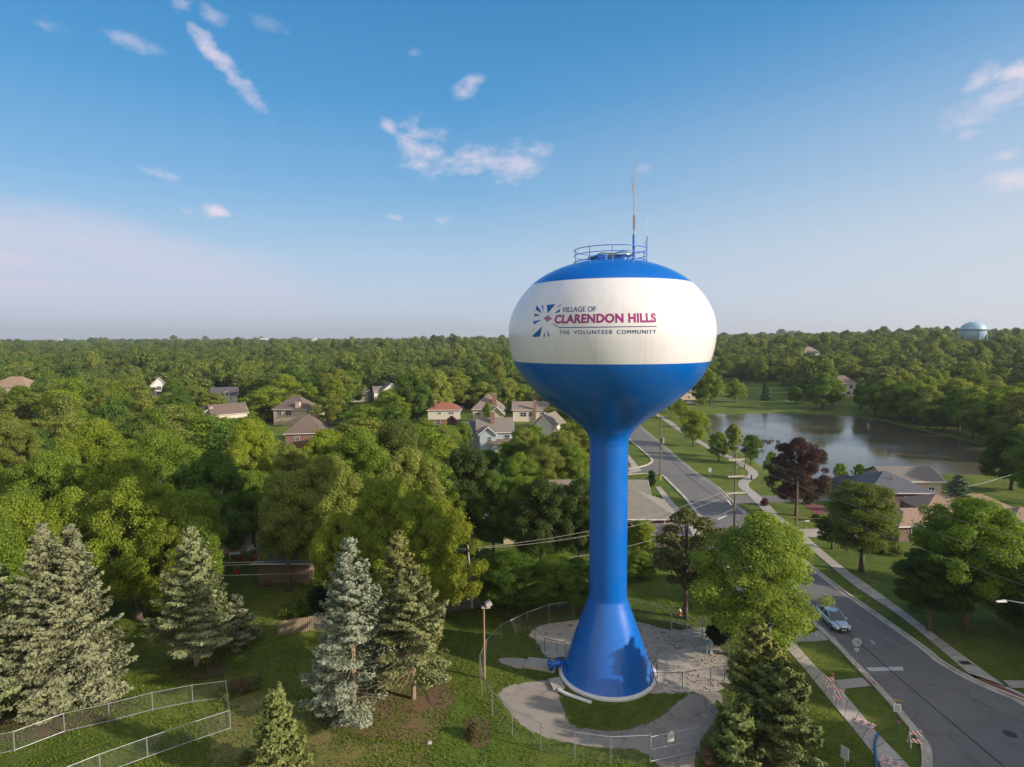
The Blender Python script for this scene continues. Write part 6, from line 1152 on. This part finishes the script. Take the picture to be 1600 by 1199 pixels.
CN = [('dark', 'dark green'), ('mid', 'mid green'), ('bright', 'bright green'), ('olive', 'olive green'), ('light', 'pale green'), ('mid', 'mid green'), ('olive', 'olive green')]
far = []; rnd = random.Random(4)
for k in keep:
    x, y, z, R_, h, a, d = k
    if id(k) in indiv:
        v_ = rnd.randrange(4); c_, cn = rnd.choice(CN); reg = next(t_ for b, t_ in REG if a < b); jit = rnd.uniform(.85, 1.15); col = tuple(min(1, q_ * jit * .95) for q_ in COL[c_])
        row = 'nearer' if d < 150 else ('middle' if d < 185 else 'farther'); cm, tm = MIDV[v_]
        put('broadleaf_tree', '%s rounded tree %s, %s rows' % (cn, reg, row), (x, y, z), cm, tm, col, R_ / 5.6, rnd.uniform(0, 6.28), group='%s trees %s, %s rows' % (cn, reg, row), sz=h / 14)
    else: far.append(k)
src = bpy.data.collections.new('crown_kinds')
for i, me_ in enumerate(FARV): src.objects.link(bpy.data.objects.new('far_crown', me_))
fm = bpy.data.meshes.new('woodland'); fa = np.array([(k[0], k[1], k[2]) for k in far]); fm.from_pydata(fa.tolist(), [], [])
def fattr(n, vals): a_ = fm.attributes.new(n, 'FLOAT', 'POINT'); a_.data.foreach_set('value', np.array(vals, np.float32))
fattr('rot', [rnd.uniform(0, 6.28) for _ in far]); fattr('sr', [k[3] / 6.0 for k in far]); fattr('sh', [k[4] / 14 for k in far]); fattr('kd', [rnd.randrange(5) for _ in far])
fo = bpy.data.objects.new('woodland', fm); C.objects.link(fo); tag(fo, 'unbroken green woodland rolling away to the horizon', 'woodland', None, 'stuff')
ng = bpy.data.node_groups.new('woodland', 'GeometryNodeTree'); ng.interface.new_socket('Geometry', in_out='INPUT', socket_type='NodeSocketGeometry'); ng.interface.new_socket('Geometry', in_out='OUTPUT', socket_type='NodeSocketGeometry')
gi = ng.nodes.new('NodeGroupInput'); go = ng.nodes.new('NodeGroupOutput'); iop = ng.nodes.new('GeometryNodeInstanceOnPoints'); ci = ng.nodes.new('GeometryNodeCollectionInfo'); ci.inputs['Collection'].default_value = src; ci.inputs['Separate Children'].default_value = True; ci.inputs['Reset Children'].default_value = True
def na(n): a_ = ng.nodes.new('GeometryNodeInputNamedAttribute'); a_.data_type = 'FLOAT'; a_.inputs['Name'].default_value = n; return a_.outputs['Attribute']
c1 = ng.nodes.new('ShaderNodeCombineXYZ'); ng.links.new(na('rot'), c1.inputs[2]); e2 = ng.nodes.new('FunctionNodeEulerToRotation'); ng.links.new(c1.outputs[0], e2.inputs[0])
c2 = ng.nodes.new('ShaderNodeCombineXYZ'); s_r = na('sr'); ng.links.new(s_r, c2.inputs[0]); ng.links.new(s_r, c2.inputs[1]); ng.links.new(na('sh'), c2.inputs[2])
iop.inputs['Pick Instance'].default_value = True; ng.links.new(gi.outputs[0], iop.inputs['Points']); ng.links.new(ci.outputs[0], iop.inputs['Instance']); ng.links.new(na('kd'), iop.inputs['Instance Index']); ng.links.new(e2.outputs[0], iop.inputs['Rotation']); ng.links.new(c2.outputs[0], iop.inputs['Scale']); ng.links.new(iop.outputs[0], go.inputs[0])
md = fo.modifiers.new('trees', 'NODES'); md.node_group = ng
print('trees', len(TREES), len(far), xs.min(), xs.max(), ys.min(), ys.max(), GZ.max())
# blades and weeds standing proud of the near lawns, dead leaves on the gravel
R = np.random.default_rng(9); n = 210000; X = R.uniform(-44, 34, n); Y = 36.5 + 40 * R.random(n) ** 1.25; ok_ = np.hypot(X - TX, Y - TY) > 4.6
def poly(pts): return np.array([[p.x, p.y] for p in smooth_line(pxs(pts), 3, True)])
GRAVP = z3([(445, 385), (520, 335), (720, 310), (1000, 315), (1210, 365), (1395, 352), (1410, 400), (1500, 490), (1540, 600), (1490, 690), (1300, 700), (1100, 705), (900, 640), (640, 560), (640, 510), (545, 515), (490, 440)])
DRVP = z3([(285, 700), (350, 665), (560, 640), (600, 720), (630, 800), (660, 870), (720, 895), (820, 912), (950, 910), (1080, 870), (1180, 815), (1290, 725), (1330, 705), (1480, 705), (1480, 800), (1420, 900), (1350, 1010), (1330, 1150), (1190, 1150), (1110, 1060), (1010, 1010), (880, 1006), (700, 985), (500, 935), (380, 860), (300, 765)])
for P_ in (poly(GRAVP), poly(DRVP), poly(z3([(270, 525), (350, 515), (450, 530), (610, 545), (590, 610), (430, 575), (330, 560)]))): ok_ &= sdist(X, Y, P_) > .15
wlx = np.array([p.x for p in wl])[np.argsort([p.y for p in wl])]; wly = np.sort([p.y for p in wl]); ok_ &= X < np.interp(Y, wly, wlx) - .3
cl_ = np.sin(X * 1.3 + 2 * np.sin(Y * .7)) * np.sin(Y * 1.1 + 2 * np.sin(X * .5)) + .8 * np.sin(X * .37 + 1) * np.sin(Y * .43); ok_ &= R.random(n) < .45 + .4 * cl_
X, Y = X[ok_], Y[ok_]; n = len(X); sz_ = .09 + .13 * R.random(n); up_ = np.stack([R.normal(size=n) * .6, R.normal(size=n) * .6, np.ones(n)], 1)
Q, ti = kites(np.stack([X, Y, sz_ * .35], 1), rsph(R, n) * np.array([1, 1, .6]), up_, sz_, sz_ * .5, .45 + .22 * cl_[ok_] + (R.random(n) - .5) * .5); go_ = bpy.data.objects.new('grass_tufts', mesh_np('grass_tufts', Q, ti, LEAF)); C.objects.link(go_); go_.color = (.125, .175, .026, 1); tag(go_, 'tufts of grass and weeds over the near lawns', 'grass', None, 'stuff')
n = 9000; X = R.uniform(6, 26, n); Y = R.uniform(41, 66, n); ok_ = (sdist(X, Y, poly(GRAVP)) < -.1) & (np.hypot(X - TX, Y - TY) > 4.6); cl_ = np.sin(X * .9 + np.sin(Y)) * np.sin(Y * .8); ok_ &= (R.random(n) < .25 + .5 * cl_ + .03 * (X - 14)); X, Y = X[ok_], Y[ok_]; n = len(X)
Q, ti = kites(np.stack([X, Y, np.full(n, .03)], 1), rsph(R, n) * .5 + np.array([0, 0, 1]), rsph(R, n), np.full(n, .16), np.full(n, .11), R.random(n)); lo_ = bpy.data.objects.new('leaf_litter', mesh_np('leaf_litter', Q, ti, NEEDLE)); C.objects.link(lo_); lo_.color = (.085, .055, .035, 1); tag(lo_, 'dead brown leaves scattered over the gravel yard', 'leaves', None, 'stuff')
# thin evening air
hz = MB().box((0, 6500, 130), (26000, 25000, 264)).build('haze', None); tag(hz, kind='stuff')
hm, hn, ho = newmat('air'); pv = nn(hn, 'ShaderNodeVolumePrincipled'); pv.inputs['Color'].default_value = (.80, .86, .95, 1); pv.inputs['Density'].default_value = 0.00012; pv.inputs['Anisotropy'].default_value = .2; hn.links.new(pv.outputs[0], ho.inputs['Volume']); hz.data.materials.append(hm)
